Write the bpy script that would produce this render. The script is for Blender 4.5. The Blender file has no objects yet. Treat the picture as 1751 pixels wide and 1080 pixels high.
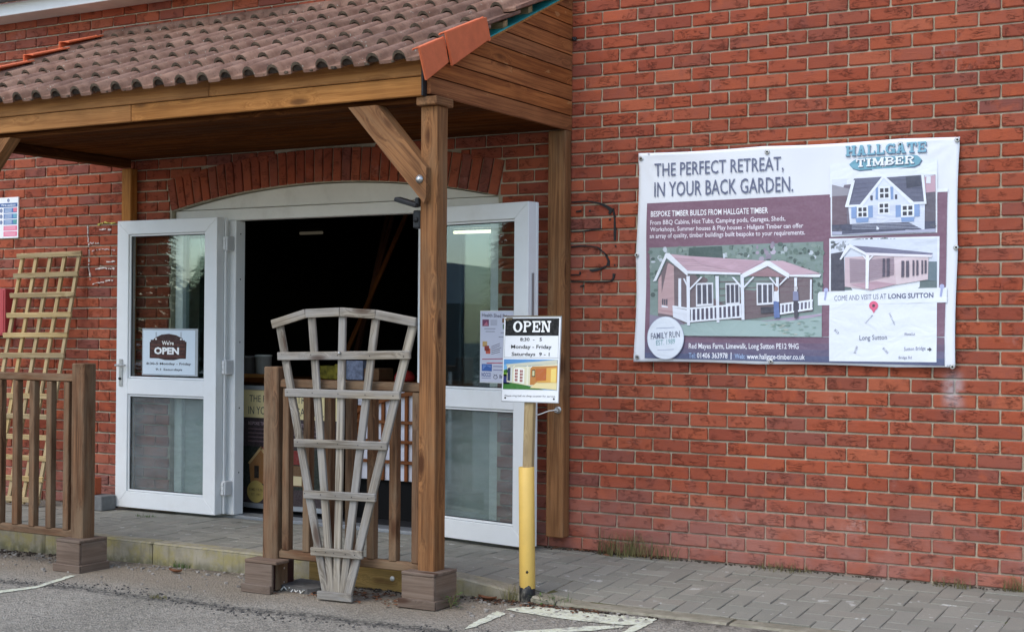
import bpy, math, random
from math import sin, cos, pi, radians, sqrt, atan2
from mathutils import Vector, Matrix, noise as mnoise
random.seed(7)
scene = bpy.context.scene
COL = scene.collection

# ---------------------------------------------------------------- camera
cam_d = bpy.data.cameras.new('camera')
cam_d.sensor_width = 36.0
cam_d.lens = 50.39
cam_d.clip_start = 0.05
cam_d.clip_end = 600
cam = bpy.data.objects.new('camera', cam_d)
COL.objects.link(cam)
CAM = Vector((3.7301, -7.4981, 1.2908))
_yaw, _pit, _rol = -0.5231, 0.0093, 0.0069
_F = Vector((sin(_yaw)*cos(_pit), cos(_yaw)*cos(_pit), sin(_pit)))
_R = _F.cross(Vector((0, 0, 1))).normalized()
_U = _R.cross(_F)
_R, _U = cos(_rol)*_R + sin(_rol)*_U, -sin(_rol)*_R + cos(_rol)*_U
cam.matrix_world = Matrix(((_R.x, _U.x, -_F.x, CAM.x), (_R.y, _U.y, -_F.y, CAM.y),
                           (_R.z, _U.z, -_F.z, CAM.z), (0, 0, 0, 1)))
scene.camera = cam

# ---------------------------------------------------------------- sky, sun, exposure
SUN_EL, SUN_AZ = 54.0, 192.0          # azimuth clockwise from +y: the sun stands in front of the wall
world = bpy.data.worlds.new('World')
scene.world = world
world.use_nodes = True
wn = world.node_tree
bg = wn.nodes['Background']
sky = wn.nodes.new('ShaderNodeTexSky')
sky.sky_type = 'NISHITA'
sky.sun_disc = False
sky.sun_elevation = radians(SUN_EL)
sky.sun_rotation = radians(SUN_AZ)
sky.air_density = 1.1
sky.dust_density = 1.3
sky.ozone_density = 0.9
wn.links.new(sky.outputs[0], bg.inputs[0])
bg.inputs[1].default_value = 0.15
sun_d = bpy.data.lights.new('sun', 'SUN')
sun_d.energy = 0.68
sun_d.angle = radians(40)
sun_d.color = (1.0, 0.95, 0.84)
sun = bpy.data.objects.new('sun', sun_d)
COL.objects.link(sun)
_sd = Vector((sin(radians(SUN_AZ))*cos(radians(SUN_EL)), cos(radians(SUN_AZ))*cos(radians(SUN_EL)), sin(radians(SUN_EL))))
sun.rotation_euler = _sd.to_track_quat('Z', 'Y').to_euler()
scene.view_settings.view_transform = 'Standard'
scene.view_settings.look = 'None'
scene.view_settings.gamma = 1.0
scene.view_settings.exposure = 0.90
scene.view_settings.use_curve_mapping = False

# ---------------------------------------------------------------- object helpers
WM = {}
def add(name, me, parent=None, M=None, mat=None, kind=None):
    o = bpy.data.objects.new(name, me)
    COL.objects.link(o)
    M = M or Matrix.Identity(4)
    if parent is not None:
        o.parent = parent
        o.matrix_basis = WM[parent].inverted() @ M
    else:
        o.matrix_basis = M
    WM[o] = M
    if mat is not None and me is not None and not me.materials:
        me.materials.append(mat)
    if kind:
        o['kind'] = kind
    return o
def tag(o, label, cat, group=None):
    o['label'] = label
    o['category'] = cat
    if group:
        o['group'] = group
    return o
def thing(name, label, cat, loc=(0, 0, 0), group=None):
    return tag(add(name, None, None, Matrix.Translation(loc)), label, cat, group)
def structure(name, me, mat=None, parent=None, M=None):
    return add(name, me, parent, M, mat, None if parent else 'structure')
def mesh(name, v, f, smooth=False):
    me = bpy.data.meshes.new(name)
    me.from_pydata([tuple(p) for p in v], [], f)
    if smooth:
        me.polygons.foreach_set('use_smooth', [True]*len(me.polygons))
    me.update()
    return me
CB_SIGN = [(a, b, c) for a in (-1, 1) for b in (-1, 1) for c in (-1, 1)]
def cbox(sx, sy, sz, c=0.003, jit=0.0):
    """chamfered box centred on the origin: 24 corners, 26 faces"""
    hx, hy, hz = sx/2, sy/2, sz/2
    c = min(c, hx*.45, hy*.45, hz*.45)
    v, ix = [], {}
    for s in CB_SIGN:
        for ax in range(3):
            p = [s[0]*(hx-c), s[1]*(hy-c), s[2]*(hz-c)]
            p[ax] = s[ax]*(hx, hy, hz)[ax]
            if jit:
                p = [q+random.uniform(-jit, jit) for q in p]
            ix[s, ax] = len(v)
            v.append(p)
    f = []
    def emit(q):
        cen = [sum(v[i][k] for i in q)/len(q) for k in range(3)]
        a, b, d = (Vector(v[q[i]]) for i in range(3))
        n = (b-a).cross(d-a)
        f.append(tuple(q) if n.dot(Vector(cen)) > 0 else tuple(reversed(q)))
    for ax in range(3):
        o1, o2 = (ax+1) % 3, (ax+2) % 3
        for s in (-1, 1):
            q = []
            for a, b in ((-1, -1), (1, -1), (1, 1), (-1, 1)):
                t = [0, 0, 0]; t[ax] = s; t[o1] = a; t[o2] = b
                q.append(ix[tuple(t), ax])
            emit(q)
        for a in (-1, 1):
            for b in (-1, 1):
                t1 = [0, 0, 0]; t1[o1] = a; t1[o2] = b
                t2 = list(t1); t1[ax] = -1; t2[ax] = 1
                t1, t2 = tuple(t1), tuple(t2)
                emit([ix[t1, o1], ix[t2, o1], ix[t2, o2], ix[t1, o2]])
    for s in CB_SIGN:
        emit([ix[s, 0], ix[s, 1], ix[s, 2]])
    return v, f
def box(name, x0, x1, y0, y1, z0, z1, mat, parent=None, c=0.003, grain=None, kind=None):
    """box in world coordinates; grain 'x','y','z' turns the local X axis along that axis"""
    s = (x1-x0, y1-y0, z1-z0)
    cen = Matrix.Translation(((x0+x1)/2, (y0+y1)/2, (z0+z1)/2))
    if grain == 'y':
        v, f = cbox(s[1], s[0], s[2], c); M = cen @ Matrix.Rotation(pi/2, 4, 'Z')
    elif grain == 'z':
        v, f = cbox(s[2], s[1], s[0], c); M = cen @ Matrix.Rotation(-pi/2, 4, 'Y')
    else:
        v, f = cbox(*s, c); M = cen
    return add(name, mesh(name, v, f), parent, M, mat, kind)
def plank(name, p0, p1, w, t, mat, parent, nrm=(0, -1, 0), c=0.003):
    """a timber from p0 to p1 (middle line), w wide, t thick along nrm"""
    p0, p1 = Vector(p0), Vector(p1)
    x = (p1-p0); L = x.length; x.normalize()
    n = Vector(nrm); n = (n - x*n.dot(x)).normalized()
    y = n.cross(x)
    M = Matrix(((x.x, y.x, n.x, 0), (x.y, y.y, n.y, 0), (x.z, y.z, n.z, 0), (0, 0, 0, 1)))
    M.translation = (p0+p1)/2
    v, f = cbox(L, w, t, c)
    return add(name, mesh(name, v, f), parent, M, mat)
def prism(name, pts, axis, a0, a1, mat, parent=None, kind=None, grain=None):
    """polygon extruded along axis ('x': pts are (y,z); 'y': (x,z); 'z': (x,y))"""
    def P(p, a):
        return {'x': (a, p[0], p[1]), 'y': (p[0], a, p[1]), 'z': (p[0], p[1], a)}[axis]
    n = len(pts)
    v = [P(p, a0) for p in pts] + [P(p, a1) for p in pts]
    cen = Vector((sum(p[0] for p in v)/len(v), sum(p[1] for p in v)/len(v), sum(p[2] for p in v)/len(v)))
    f = [tuple(range(n)), tuple(range(2*n-1, n-1, -1))] + [(i, (i+1) % n + 0, (i+1) % n + n, i+n) for i in range(n)]
    import bmesh
    R = Matrix.Identity(4)
    if grain is not None:
        g = Vector(grain).normalized(); k = Vector((0, 1, 0)) if abs(g.y) < .9 else Vector((1, 0, 0))
        b = g.cross(k).normalized(); cc = g.cross(b)
        R = Matrix(((g.x, b.x, cc.x, 0), (g.y, b.y, cc.y, 0), (g.z, b.z, cc.z, 0), (0, 0, 0, 1)))
    M = Matrix.Translation(cen) @ R
    Mi = M.inverted()
    me = mesh(name, [Mi @ Vector(p) for p in v], f)
    bm = bmesh.new(); bm.from_mesh(me)
    bmesh.ops.recalc_face_normals(bm, faces=bm.faces)
    bm.to_mesh(me); bm.free()
    return add(name, me, parent, M, mat, kind)
def lathe(name, prof, M, mat, parent=None, n=16, smooth=True, kind=None):
    """profile of (radius, height) turned about local Z"""
    v, f = [], []
    for r, z in prof:
        for i in range(n):
            a = 2*pi*i/n
            v.append((r*cos(a), r*sin(a), z))
    for k in range(len(prof)-1):
        for i in range(n):
            j = (i+1) % n
            f.append((k*n+i, k*n+j, (k+1)*n+j, (k+1)*n+i))
    f.append(tuple(reversed(range(n))))
    f.append(tuple(range((len(prof)-1)*n, len(prof)*n)))
    me = mesh(name, v, f)
    if smooth:
        for p in me.polygons:
            p.use_smooth = len(p.vertices) == 4
    return add(name, me, parent, M, mat, kind)
def tube(name, pts, r, mat, parent=None, n=6, kind=None):
    pts = [Vector(p) for p in pts]
    v, f = [], []
    for i, p in enumerate(pts):
        d = (pts[min(i+1, len(pts)-1)] - pts[max(i-1, 0)]).normalized()
        k = Vector((0, 0, 1)) if abs(d.z) < .9 else Vector((1, 0, 0))
        a = d.cross(k).normalized(); b = d.cross(a)
        rr = r[i] if isinstance(r, (list, tuple)) else r
        for j in range(n):
            t = 2*pi*j/n
            v.append(p + a*rr*cos(t) + b*rr*sin(t))
    for i in range(len(pts)-1):
        for j in range(n):
            k = (j+1) % n
            f.append((i*n+j, i*n+k, (i+1)*n+k, (i+1)*n+j))
    f.append(tuple(range(n))); f.append(tuple(range(len(v)-1, len(v)-n-1, -1)))
    return add(name, mesh(name, v, f, True), parent, None, mat, kind)
def joined(name, parts, mat, parent=None, kind=None, smooth=False, M=None):
    """several (verts, faces) made into ONE mesh"""
    V, Fc = [], []
    for v, f in parts:
        o = len(V)
        V.extend(v)
        Fc.extend([tuple(i+o for i in q) for q in f])
    return add(name, mesh(name, V, Fc, smooth), parent, M, mat, kind)
def boxvf(x0, x1, y0, y1, z0, z1, c=0.002):
    v, f = cbox(x1-x0, y1-y0, z1-z0, c)
    cx, cy, cz = (x0+x1)/2, (y0+y1)/2, (z0+z1)/2
    return [(a+cx, b+cy, d+cz) for a, b, d in v], f

# ---------------------------------------------------------------- material helpers
def srgb(r, g, b):
    def l(c):
        c /= 255.0
        return c/12.92 if c <= .04045 else ((c+.055)/1.055)**2.4
    return (l(r), l(g), l(b), 1)
class Mat:
    def __init__(s, name):
        s.m = bpy.data.materials.new(name)
        s.m.use_nodes = True
        s.t = s.m.node_tree
        s.b = s.t.nodes['Principled BSDF']
        s.b.inputs['Specular IOR Level'].default_value = .3
    def n(s, typ, ins=None, out=0, **pr):
        nd = s.t.nodes.new('ShaderNode'+typ)
        for k, v in pr.items():
            setattr(nd, k, v)
        for k, v in (ins or {}).items():
            s.set(nd.inputs[k], v)
        return nd.outputs[out]
    def set(s, sock, v):
        if isinstance(v, bpy.types.NodeSocket):
            s.t.links.new(v, sock)
        else:
            if sock.type == 'RGBA' and hasattr(v, '__len__') and len(v) == 3:
                v = (*v, 1)
            sock.default_value = v
    def math(s, op, a, b=0.0, c=0.0, clamp=False):
        nd = s.t.nodes.new('ShaderNodeMath'); nd.operation = op; nd.use_clamp = clamp
        for i, v in enumerate((a, b, c)):
            s.set(nd.inputs[i], v)
        return nd.outputs[0]
    def mix(s, fac, a, b, mode='MIX'):
        nd = s.t.nodes.new('ShaderNodeMix'); nd.data_type = 'RGBA'; nd.blend_type = mode
        s.set(nd.inputs[0], fac); s.set(nd.inputs[6], a); s.set(nd.inputs[7], b)
        return nd.outputs[2]
    def ramp(s, fac, stops, const=False):
        nd = s.t.nodes.new('ShaderNodeValToRGB')
        cr = nd.color_ramp
        if const:
            cr.interpolation = 'CONSTANT'
        while len(cr.elements) < len(stops):
            cr.elements.new(.5)
        for e, (p, c) in zip(cr.elements, stops):
            e.position = p
            e.color = c if len(c) == 4 else (*c, 1)
        s.set(nd.inputs[0], fac)
        return nd.outputs[0]
    def step(s, x, lo, hi):
        return s.n('MapRange', {0: x, 1: lo, 2: hi, 3: 0.0, 4: 1.0}, interpolation_type='SMOOTHSTEP')
    def noise(s, vec, scale, detail=3, rough=.55, dist=0.0, w=None, out=0):
        pr = {}
        ins = {'Vector': vec, 'Scale': scale, 'Detail': detail, 'Roughness': rough, 'Distortion': dist}
        if w is not None:
            pr['noise_dimensions'] = '4D'; ins['W'] = w
        return s.n('TexNoise', ins, out, **pr)
    def map(s, vec, sc=(1, 1, 1), loc=(0, 0, 0)):
        return s.n('Mapping', {'Vector': vec, 'Scale': sc, 'Location': loc})
    def bump(s, h, strength=.3, dist=.01):
        s.set(s.b.inputs['Normal'], s.n('Bump', {'Height': h, 'Strength': strength, 'Distance': dist}))
    def fin(s, col=None, rough=None, metal=None):
        if col is not None:
            s.set(s.b.inputs['Base Color'], col)
        if rough is not None:
            s.set(s.b.inputs['Roughness'], rough)
        if metal is not None:
            s.set(s.b.inputs['Metallic'], metal)
        return s.m
def obj_rnd(m):
    return m.n('ObjectInfo', out=5)
def pos(m):
    return m.n('NewGeometry', out=0)
def isl(m):
    nd = m.t.nodes.new('ShaderNodeNewGeometry')
    return nd.outputs['Random Per Island']

def wood(name, lo, hi, knot=.6, weather=None, wamt=0.0, gscale=1.0, rough=.75, kdark=(.05, .02, .01), pale_knots=0.0, warm=True, spec=.18):
    m = Mat(name)
    rnd = obj_rnd(m)
    tc = m.n('TexCoord', out=3)
    off = m.n('CombineXYZ', {0: m.math('MULTIPLY', rnd, 37.0), 1: m.math('MULTIPLY', rnd, 11.0), 2: m.math('MULTIPLY', rnd, 23.0)})
    v = m.n('VectorMath', {0: tc, 1: off}, operation='ADD')
    # knots bend the grain round them
    kv = m.map(v, (2.6, 9.0, 9.0))
    kd = m.n('TexVoronoi', {'Vector': kv, 'Scale': 1.0, 'Randomness': 1.0})
    kmask = m.math('SUBTRACT', 1.0, m.step(kd, .08, .23))
    khalo = m.math('SUBTRACT', 1.0, m.step(kd, .10, .42))
    bend = m.n('CombineXYZ', {0: 0.0, 1: m.math('MULTIPLY', khalo, .05), 2: m.math('MULTIPLY', khalo, .03)})
    v2 = m.n('VectorMath', {0: v, 1: bend}, operation='ADD')
    g1 = m.noise(m.map(v2, (1.2*gscale, 40*gscale, 40*gscale)), 1.0, 4, .65, .8)
    g2 = m.noise(m.map(v2, (4*gscale, 150*gscale, 150*gscale)), 1.0, 3, .6)
    big = m.noise(v, 2.2, 3)
    g = m.math('ADD', m.math('MULTIPLY', g1, .65), m.math('MULTIPLY', g2, .35))
    col = m.mix(m.step(g, .38, .62), lo, hi)
    col = m.mix(m.math('MULTIPLY', m.step(big, .35, .75), .45), col, [c*.62 for c in lo])
    tint = m.n('HueSaturation', {'Hue': .5, 'Saturation': m.math('MULTIPLY_ADD', rnd, .16, .92), 'Value': m.math('MULTIPLY_ADD', rnd, .26, .87), 'Fac': 1.0, 'Color': col})
    col = tint
    if weather:
        w = m.noise(m.map(v, (2.0, 9, 9), (5, 5, 5)), 1.0, 5, .65)
        wm = m.math('MULTIPLY', m.step(w, .62-.4*wamt, .86-.3*wamt), min(1.0, wamt*1.3))
        col = m.mix(wm, col, weather)
    if pale_knots:
        sp = m.noise(m.map(v, (9, 22, 22), (9, 1, 4)), 1.0, 2)
        col = m.mix(m.math('MULTIPLY', m.step(sp, .68, .74), pale_knots), col, (.42, .26, .14))
    col = m.mix(m.math('MULTIPLY', kmask, knot), col, kdark)
    if warm:
        col = m.mix(1.0, col, (1.18, .98, .74, 1), 'MULTIPLY')
    h = m.math('ADD', m.math('MULTIPLY', g, 1.0), m.math('MULTIPLY', kmask, -.3))
    m.bump(h, .35, .004)
    m.b.inputs['Specular IOR Level'].default_value = spec
    return m.fin(col, rough)

def plain(name, col, rough=.5, metal=0.0, var=.12, scale=9.0, bump=.05, dirt=None, damt=0.0, dscale=4.0, spec=.3):
    m = Mat(name)
    p = m.n('TexCoord', out=3)
    w = m.math('MULTIPLY', obj_rnd(m), 20.0)
    a = m.noise(p, scale, 4, .6, 0.0, w)
    c = m.mix(m.step(a, .3, .7), [x*(1-var) for x in col[:3]], [min(1, x*(1+var)) for x in col[:3]])
    if dirt:
        d = m.noise(p, dscale, 6, .7, .3, w)
        c = m.mix(m.math('MULTIPLY', m.step(d, .48, .74), damt), c, dirt)
    m.b.inputs['Specular IOR Level'].default_value = spec
    if bump:
        m.bump(m.noise(p, 140, 3), bump, .002)
    return m.fin(c, rough, metal)

def brick_mat(name, pattern=True):
    m = Mat(name)
    p = pos(m)
    r = m.math('FRACT', m.math('ADD', obj_rnd(m), m.math('MULTIPLY', isl(m), 7.31)))
    w = m.math('MULTIPLY', r, 40.0)
    base = m.ramp(r, [(0.0, (.30, .074, .046)), (.2, (.36, .096, .056)), (.38, (.26, .070, .050)), (.5, (.40, .122, .074)),
                      (.62, (.33, .084, .050)), (.74, (.25, .080, .062)), (.84, (.37, .104, .064)), (.95, (.22, .084, .078)), (1.0, (.38, .094, .050))])
    patch = m.noise(p, 9.0, 4, .6, .4, w)
    base = m.mix(1.0, base, (1.05, .97, .83, 1), 'MULTIPLY')
    wide = m.noise(p, .9, 5, .65)
    base = m.mix(m.math('MULTIPLY', m.step(wide, .52, .72), .32), base, (.20, .075, .055))
    base = m.mix(m.math('MULTIPLY', m.step(wide, .48, .28), .16), base, (.46, .24, .19))
    base = m.mix(m.math('MULTIPLY', m.step(patch, .52, .72), .38), base, (.22, .084, .070))
    base = m.mix(m.math('MULTIPLY', m.step(patch, .46, .26), .5), base, (.47, .110, .045))
    # creased, wire-dragged face: dark folds running along the brick
    cv = m.map(p, (13.0, 1.0, 48.0))
    cn = m.noise(cv, 1.0, 4, .62, 1.1, w)
    fold = m.math('SUBTRACT', 1.0, m.step(m.math('ABSOLUTE', m.math('SUBTRACT', cn, .5)), .006, .034))
    keep = m.step(m.noise(p, 13.0, 2, .5, 0.0, w), .47, .63)
    fold = m.math('MULTIPLY', fold, keep)
    fine = m.noise(p, 160.0, 4, .7)
    base = m.mix(m.math('MULTIPLY', m.step(fine, .35, .7), .22), base, (.16, .045, .03))
    base = m.mix(m.math('MULTIPLY', fold, .55), base, (.085, .030, .022))
    # lime bloom on some bricks, dust near the pavement, streak below the banner corner
    bl = m.math('MULTIPLY', m.step(m.noise(p, 2.1, 5, .7, .3), .56, .72), m.step(m.noise(p, 42.0, 4, .7), .38, .62))
    bl = m.math('MULTIPLY', bl, m.step(m.math('FRACT', m.math('MULTIPLY', r, 17.0)), .35, .9))
    base = m.mix(m.math('MULTIPLY', bl, .42), base, (.50, .36, .33))
    base = dust(m, p, base)
    h = m.math('ADD', m.math('MULTIPLY', fold, -1.0), m.math('ADD', m.math('MULTIPLY', cn, .7), m.math('MULTIPLY', fine, .30)))
    m.bump(h, .75, .006)
    m.b.inputs['Specular IOR Level'].default_value = .12
    return m.fin(base, .95)
def dust(m, p, base):
    xyz = m.t.nodes.new('ShaderNodeSeparateXYZ')
    m.t.links.new(p, xyz.inputs[0])
    x, z = xyz.outputs[0], xyz.outputs[2]
    low = m.math('MULTIPLY', m.step(z, .52, .06), m.step(m.noise(p, 3.4, 4, .6), .22, .62))
    base = m.mix(m.math('MULTIPLY', low, .48), base, (.36, .21, .185))
    sx = m.math('SUBTRACT', 1.0, m.step(m.math('ABSOLUTE', m.math('SUBTRACT', x, 2.02)), .008, .075))
    sz = m.math('MULTIPLY', m.step(z, .86, .95), m.step(z, 1.12, 1.02))
    st = m.math('MULTIPLY', m.math('MULTIPLY', sx, sz), m.step(m.noise(p, 16.0, 4, .6), .25, .6))
    return m.mix(m.math('MULTIPLY', st, .55), base, (.52, .52, .54))

def print_mat(name, rough=.45, spec=.3, wrinkle=0.0, fade=0.0):
    """flat print: colour from the 'ink' attribute of each printed patch"""
    m = Mat(name)
    a = m.n('Attribute', attribute_name='ink')
    p = m.n('TexCoord', out=3)
    c = m.mix(m.math('MULTIPLY', m.step(m.noise(p, 60.0, 4, .7), .35, .75), .07), a, (.5, .5, .5))
    if fade:
        c = m.mix(fade, c, (.72, .74, .80))
    if wrinkle:
        m.bump(m.noise(m.map(p, (3, 3, 5)), 1.5, 3, .5, .6), wrinkle, .03)
    m.b.inputs['Specular IOR Level'].default_value = spec
    return m.fin(c, rough)

MT = {}
def kerb_mat():
    m = Mat('kerb_concrete'); p = pos(m)
    sep = m.t.nodes.new('ShaderNodeSeparateXYZ'); m.t.links.new(p, sep.inputs[0])
    c = m.mix(m.step(m.noise(p, 9, 5, .65), .3, .7), (.23, .205, .150), (.34, .305, .235))
    lich = m.math('MULTIPLY', m.step(m.noise(p, 7, 6, .7), .42, .66), m.step(sep.outputs[0], .1, -.4))
    c = m.mix(m.math('MULTIPLY', lich, .8), c, (.30, .255, .095))
    run = m.step(m.noise(m.map(p, (30, 30, 4)), 1.0, 4, .6), .5, .7)
    c = m.mix(m.math('MULTIPLY', run, .45), c, (.15, .135, .085))
    foot = m.math('MULTIPLY', m.step(sep.outputs[2], -.06, -.13), m.step(m.noise(p, 16, 4, .6), .3, .6))
    c = m.mix(m.math('MULTIPLY', foot, .75), c, (.085, .085, .045))
    m.bump(m.noise(p, 150, 4, .7), .6, .004)
    return m.fin(c, .95)
def mats():
    MT['brick'] = brick_mat('red_brick')
    m = Mat('mortar'); p = pos(m)
    c = m.mix(m.step(m.noise(p, 14, 5, .65), .3, .7), (.40, .345, .245), (.54, .475, .355))
    c = m.mix(m.math('MULTIPLY', m.step(m.noise(p, 220, 2), .5, .75), .35), c, (.20, .17, .13))
    c = dust(m, p, c)
    m.bump(m.noise(p, 190, 4, .7), .7, .004); MT['mortar'] = m.fin(c, .95)
    MT['post'] = wood('post_timber', (.125, .064, .033), (.285, .158, .082), .85, (.20, .145, .10), .45)
    MT['fascia'] = wood('fascia_timber', (.27, .135, .052), (.43, .235, .098), .7, (.22, .115, .055), .28, pale_knots=.25)
    MT['gable'] = wood('gable_timber', (.18, .074, .035), (.36, .165, .076), .6, (.30, .15, .075), .06, pale_knots=.55)
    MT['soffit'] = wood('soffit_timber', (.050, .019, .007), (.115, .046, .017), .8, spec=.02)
    MT['rail'] = wood('rail_timber', (.070, .042, .029), (.19, .118, .080), .85, (.175, .145, .118), .65)
    MT['base_wood'] = wood('post_foot_timber', (.145, .100, .073), (.215, .155, .117), .8, (.19, .155, .125), .4, warm=False)
    MT['grey_wood'] = wood('weathered_timber', (.15, .122, .090), (.40, .352, .282), .75, (.30, .288, .272), .62, gscale=1.2, warm=False)
    MT['lattice'] = wood('lattice_timber', (.35, .245, .115), (.54, .41, .22), .6, (.42, .34, .22), .4, warm=False)
    MT['sleeper'] = wood('sleeper_timber', (.15, .12, .055), (.27, .215, .105), .6, (.17, .15, .09), .4)
    MT['dark_wood'] = wood('dark_timber', (.03, .012, .007), (.07, .03, .016), .6)
    MT['pale_panel'] = plain('pale_panel', (.46, .50, .48), .5, 0, .06, 2, 0)
    MT['lattice_brown'] = wood('brown_lattice_timber', (.16, .06, .022), (.27, .11, .045), .5)
    # roof tile: brown concrete with a dusty bloom and lichen specks
    m = Mat('roof_tile'); p = pos(m); r = obj_rnd(m)
    c = m.mix(m.step(m.noise(p, 7, 5, .65), .3, .7), (.18, .092, .062), (.315, .186, .132))
    c = m.mix(m.math('MULTIPLY', m.step(m.noise(m.map(p, (22, 4, 4)), 1.0, 4, .6), .5, .8), .5), c, (.10, .058, .048))
    c = m.n('HueSaturation', {'Hue': .5, 'Saturation': 1.0, 'Value': m.math('MULTIPLY_ADD', r, .34, .83), 'Fac': 1.0, 'Color': c})
    c = m.mix(m.math('MULTIPLY', m.step(m.noise(p, 70, 3, .6), .60, .68), .55), c, (.055, .05, .035))
    c = m.mix(m.math('MULTIPLY', m.step(m.noise(p, 48, 2, .5), .70, .73), .8), c, (.42, .42, .34))
    m.bump(m.noise(p, 200, 4, .7), .5, .003); MT['tile'] = m.fin(c, .85)
    MT['tile_edge'] = plain('tile_moss', (.095, .070, .048), .95, 0, .4, 30, .4)
    MT['terracotta'] = plain('terracotta', (.66, .165, .068), .8, 0, .08, 12, .2, (.50, .12, .055), .5, 7)
    MT['membrane'] = plain('teal_membrane', (.03, .36, .34), .5, 0, .2, 6, .1)
    MT['white'] = plain('white_plastic', (.82, .83, .82), .35, 0, .03, 3, 0, (.60, .57, .50), .25, 3, .5)
    MT['white_dull'] = plain('white_board', (.74, .72, .66), .5, 0, .04, 4, 0, (.45, .42, .36), .35, 5)
    MT['gasket'] = plain('black_rubber', (.012, .012, .013), .6, 0, .1)
    MT['black'] = plain('black_plastic', (.018, .019, .021), .45, 0, .15, 20, .05)
    MT['steel'] = plain('galvanised_steel', (.55, .55, .54), .35, .9, .12, 30, .05)
    MT['steel_white'] = plain('painted_hinge', (.72, .73, .73), .3, .1, .04)
    MT['alu'] = plain('aluminium', (.42, .44, .46), .4, .6, .08)
    MT['kerb'] = kerb_mat()
    m = Mat('paver'); p = pos(m)
    r = m.math('FRACT', m.math('ADD', obj_rnd(m), m.math('MULTIPLY', isl(m), 5.17)))
    c = m.ramp(r, [(0, (.205, .195, .160)), (.3, (.245, .235, .195)), (.6, (.22, .205, .170)), (.85, (.28, .265, .222)), (1, (.24, .215, .175))])
    c = m.mix(m.math('MULTIPLY', m.step(m.noise(p, 3.2, 5, .6), .42, .7), .4), c, (.29, .27, .22))
    c = m.mix(m.math('MULTIPLY', m.step(m.noise(p, 260, 2, .6), .55, .72), .6), c, (.085, .085, .083))
    c = m.mix(m.math('MULTIPLY', m.step(m.noise(p, 13, 3, .6), .665, .685), .7), c, (.48, .47, .43))
    m.bump(m.noise(p, 240, 4, .7), .6, .003); MT['paver'] = m.fin(c, .92)
    m = Mat('joint_sand'); p = pos(m)
    c = m.mix(m.step(m.noise(p, 8, 5, .7), .42, .6), (.11, .088, .055), (.085, .085, .028))
    m.bump(m.noise(p, 150, 4), .8, .006); MT['joint'] = m.fin(c, 1.0)
    MT['stone'] = plain('gravel', (.27, .245, .215), .95, 0, .3, 8, .3)
    MT['leaf'] = plain('dead_leaf', (.16, .065, .03), .8, 0, .4, 12, .1)
    MT['grass'] = plain('grass_blades', (.17, .15, .06), .8, 0, .4, 5, 0)
    MT['green'] = plain('weed_leaf', (.075, .13, .03), .7, 0, .3, 9, 0)
    MT['yellow'] = plain('yellow_paint', (.76, .50, .12), .45, 0, .06, 3, .06, (.60, .40, .11), .55, 4, .5)
    MT['blackpaint'] = plain('black_paint', (.016, .016, .017), .5, 0, .3, 8, .1, (.40, .37, .30), .5, 22)
    MT['red'] = plain('red_steel', (.42, .060, .065), .45, 0, .05, 3, 0, None, 0, 4, .4)
    MT['grey_block'] = plain('grey_block', (.17, .17, .165), .95, 0, .15, 20, .5)
    MT['red_brick_smooth'] = plain('smooth_red_brick', (.38, .085, .035), .85, 0, .15, 16, .3)
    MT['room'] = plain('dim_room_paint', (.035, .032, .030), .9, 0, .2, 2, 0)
    MT['mat'] = plain('entrance_mat', (.022, .022, .024), 1.0, 0, .2, 40, .4)
    MT['cord'] = plain('white_cord', (.70, .70, .66), .7, 0, .05)
    MT['cardboard'] = plain('brown_card', (.18, .09, .04), .8, 0, .2, 6, 0)
    MT['bucket'] = plain('white_bucket', (.60, .58, .54), .5, 0, .05)
    MT['yellow_card'] = plain('yellow_card', (.22, .18, .02), .6, 0, .5, 25, 0)
    MT['red_cloth'] = plain('red_cloth', (.36, .02, .018), .9, 0, .2, 8, 0)
    MT['white_panel'] = plain('white_panel', (.72, .72, .78), .5, 0, .03)
    MT['wet'] = None
    MT['adh'] = plain('black_adhesive', (.014, .014, .016), .5, 0, .2, 30, .2)
    MT['smear'] = plain('flaking_paint', (.62, .58, .54), .7, 0, .2, 30, .2, (.42, .05, .05), .9, 16)
    MT['smear_yellow'] = plain('flaking_yellow_paint', (.55, .52, .12), .7, 0, .2, 30, .2, (.50, .45, .35), .6, 16)
    MT['bark'] = plain('bark', (.07, .055, .045), .95, 0, .3, 12, .5)
    MT['barn'] = plain('barn_sheet', (.26, .25, .24), .7, 0, .1, 2, 0)
    MT['barn_wall'] = plain('barn_wall', (.07, .062, .055), .9, 0, .3, 1.5, 0)
    m = Mat('lamp_tube'); m.b.inputs['Emission Color'].default_value = (1, .86, .62, 1); m.b.inputs['Emission Strength'].default_value = 1.4
    MT['lamp'] = m.fin((.8, .8, .75), .5)
    m = Mat('dim_lamp_tube'); m.b.inputs['Emission Color'].default_value = (1, .86, .62, 1); m.b.inputs['Emission Strength'].default_value = .025
    MT['dim_lamp'] = m.fin((.05, .05, .045), .5)
    # glazing: mirrors by angle, lets the rest through
    def glass(name, tint, refl, haze=0.0):
        g = Mat(name); t = g.t
        t.nodes.remove(g.b)
        out = t.nodes['Material Output']
        tr = g.n('BsdfTransparent', {0: (*tint, 1)})
        gl = g.n('BsdfGlossy', {0: (.72, .88, 1, 1), 'Roughness': .012})
        ge = g.t.nodes.new('ShaderNodeNewGeometry')
        dt = g.n('VectorMath', {0: ge.outputs['Normal'], 1: ge.outputs['Incoming']}, out=1, operation='DOT_PRODUCT')
        gr = g.math('POWER', g.math('SUBTRACT', 1.0, g.math('ABSOLUTE', dt), clamp=True), 5.0)
        fac = g.math('MULTIPLY_ADD', gr, .9, refl, clamp=True)
        sh = g.n('MixShader', {0: fac, 1: tr, 2: gl})
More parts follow.
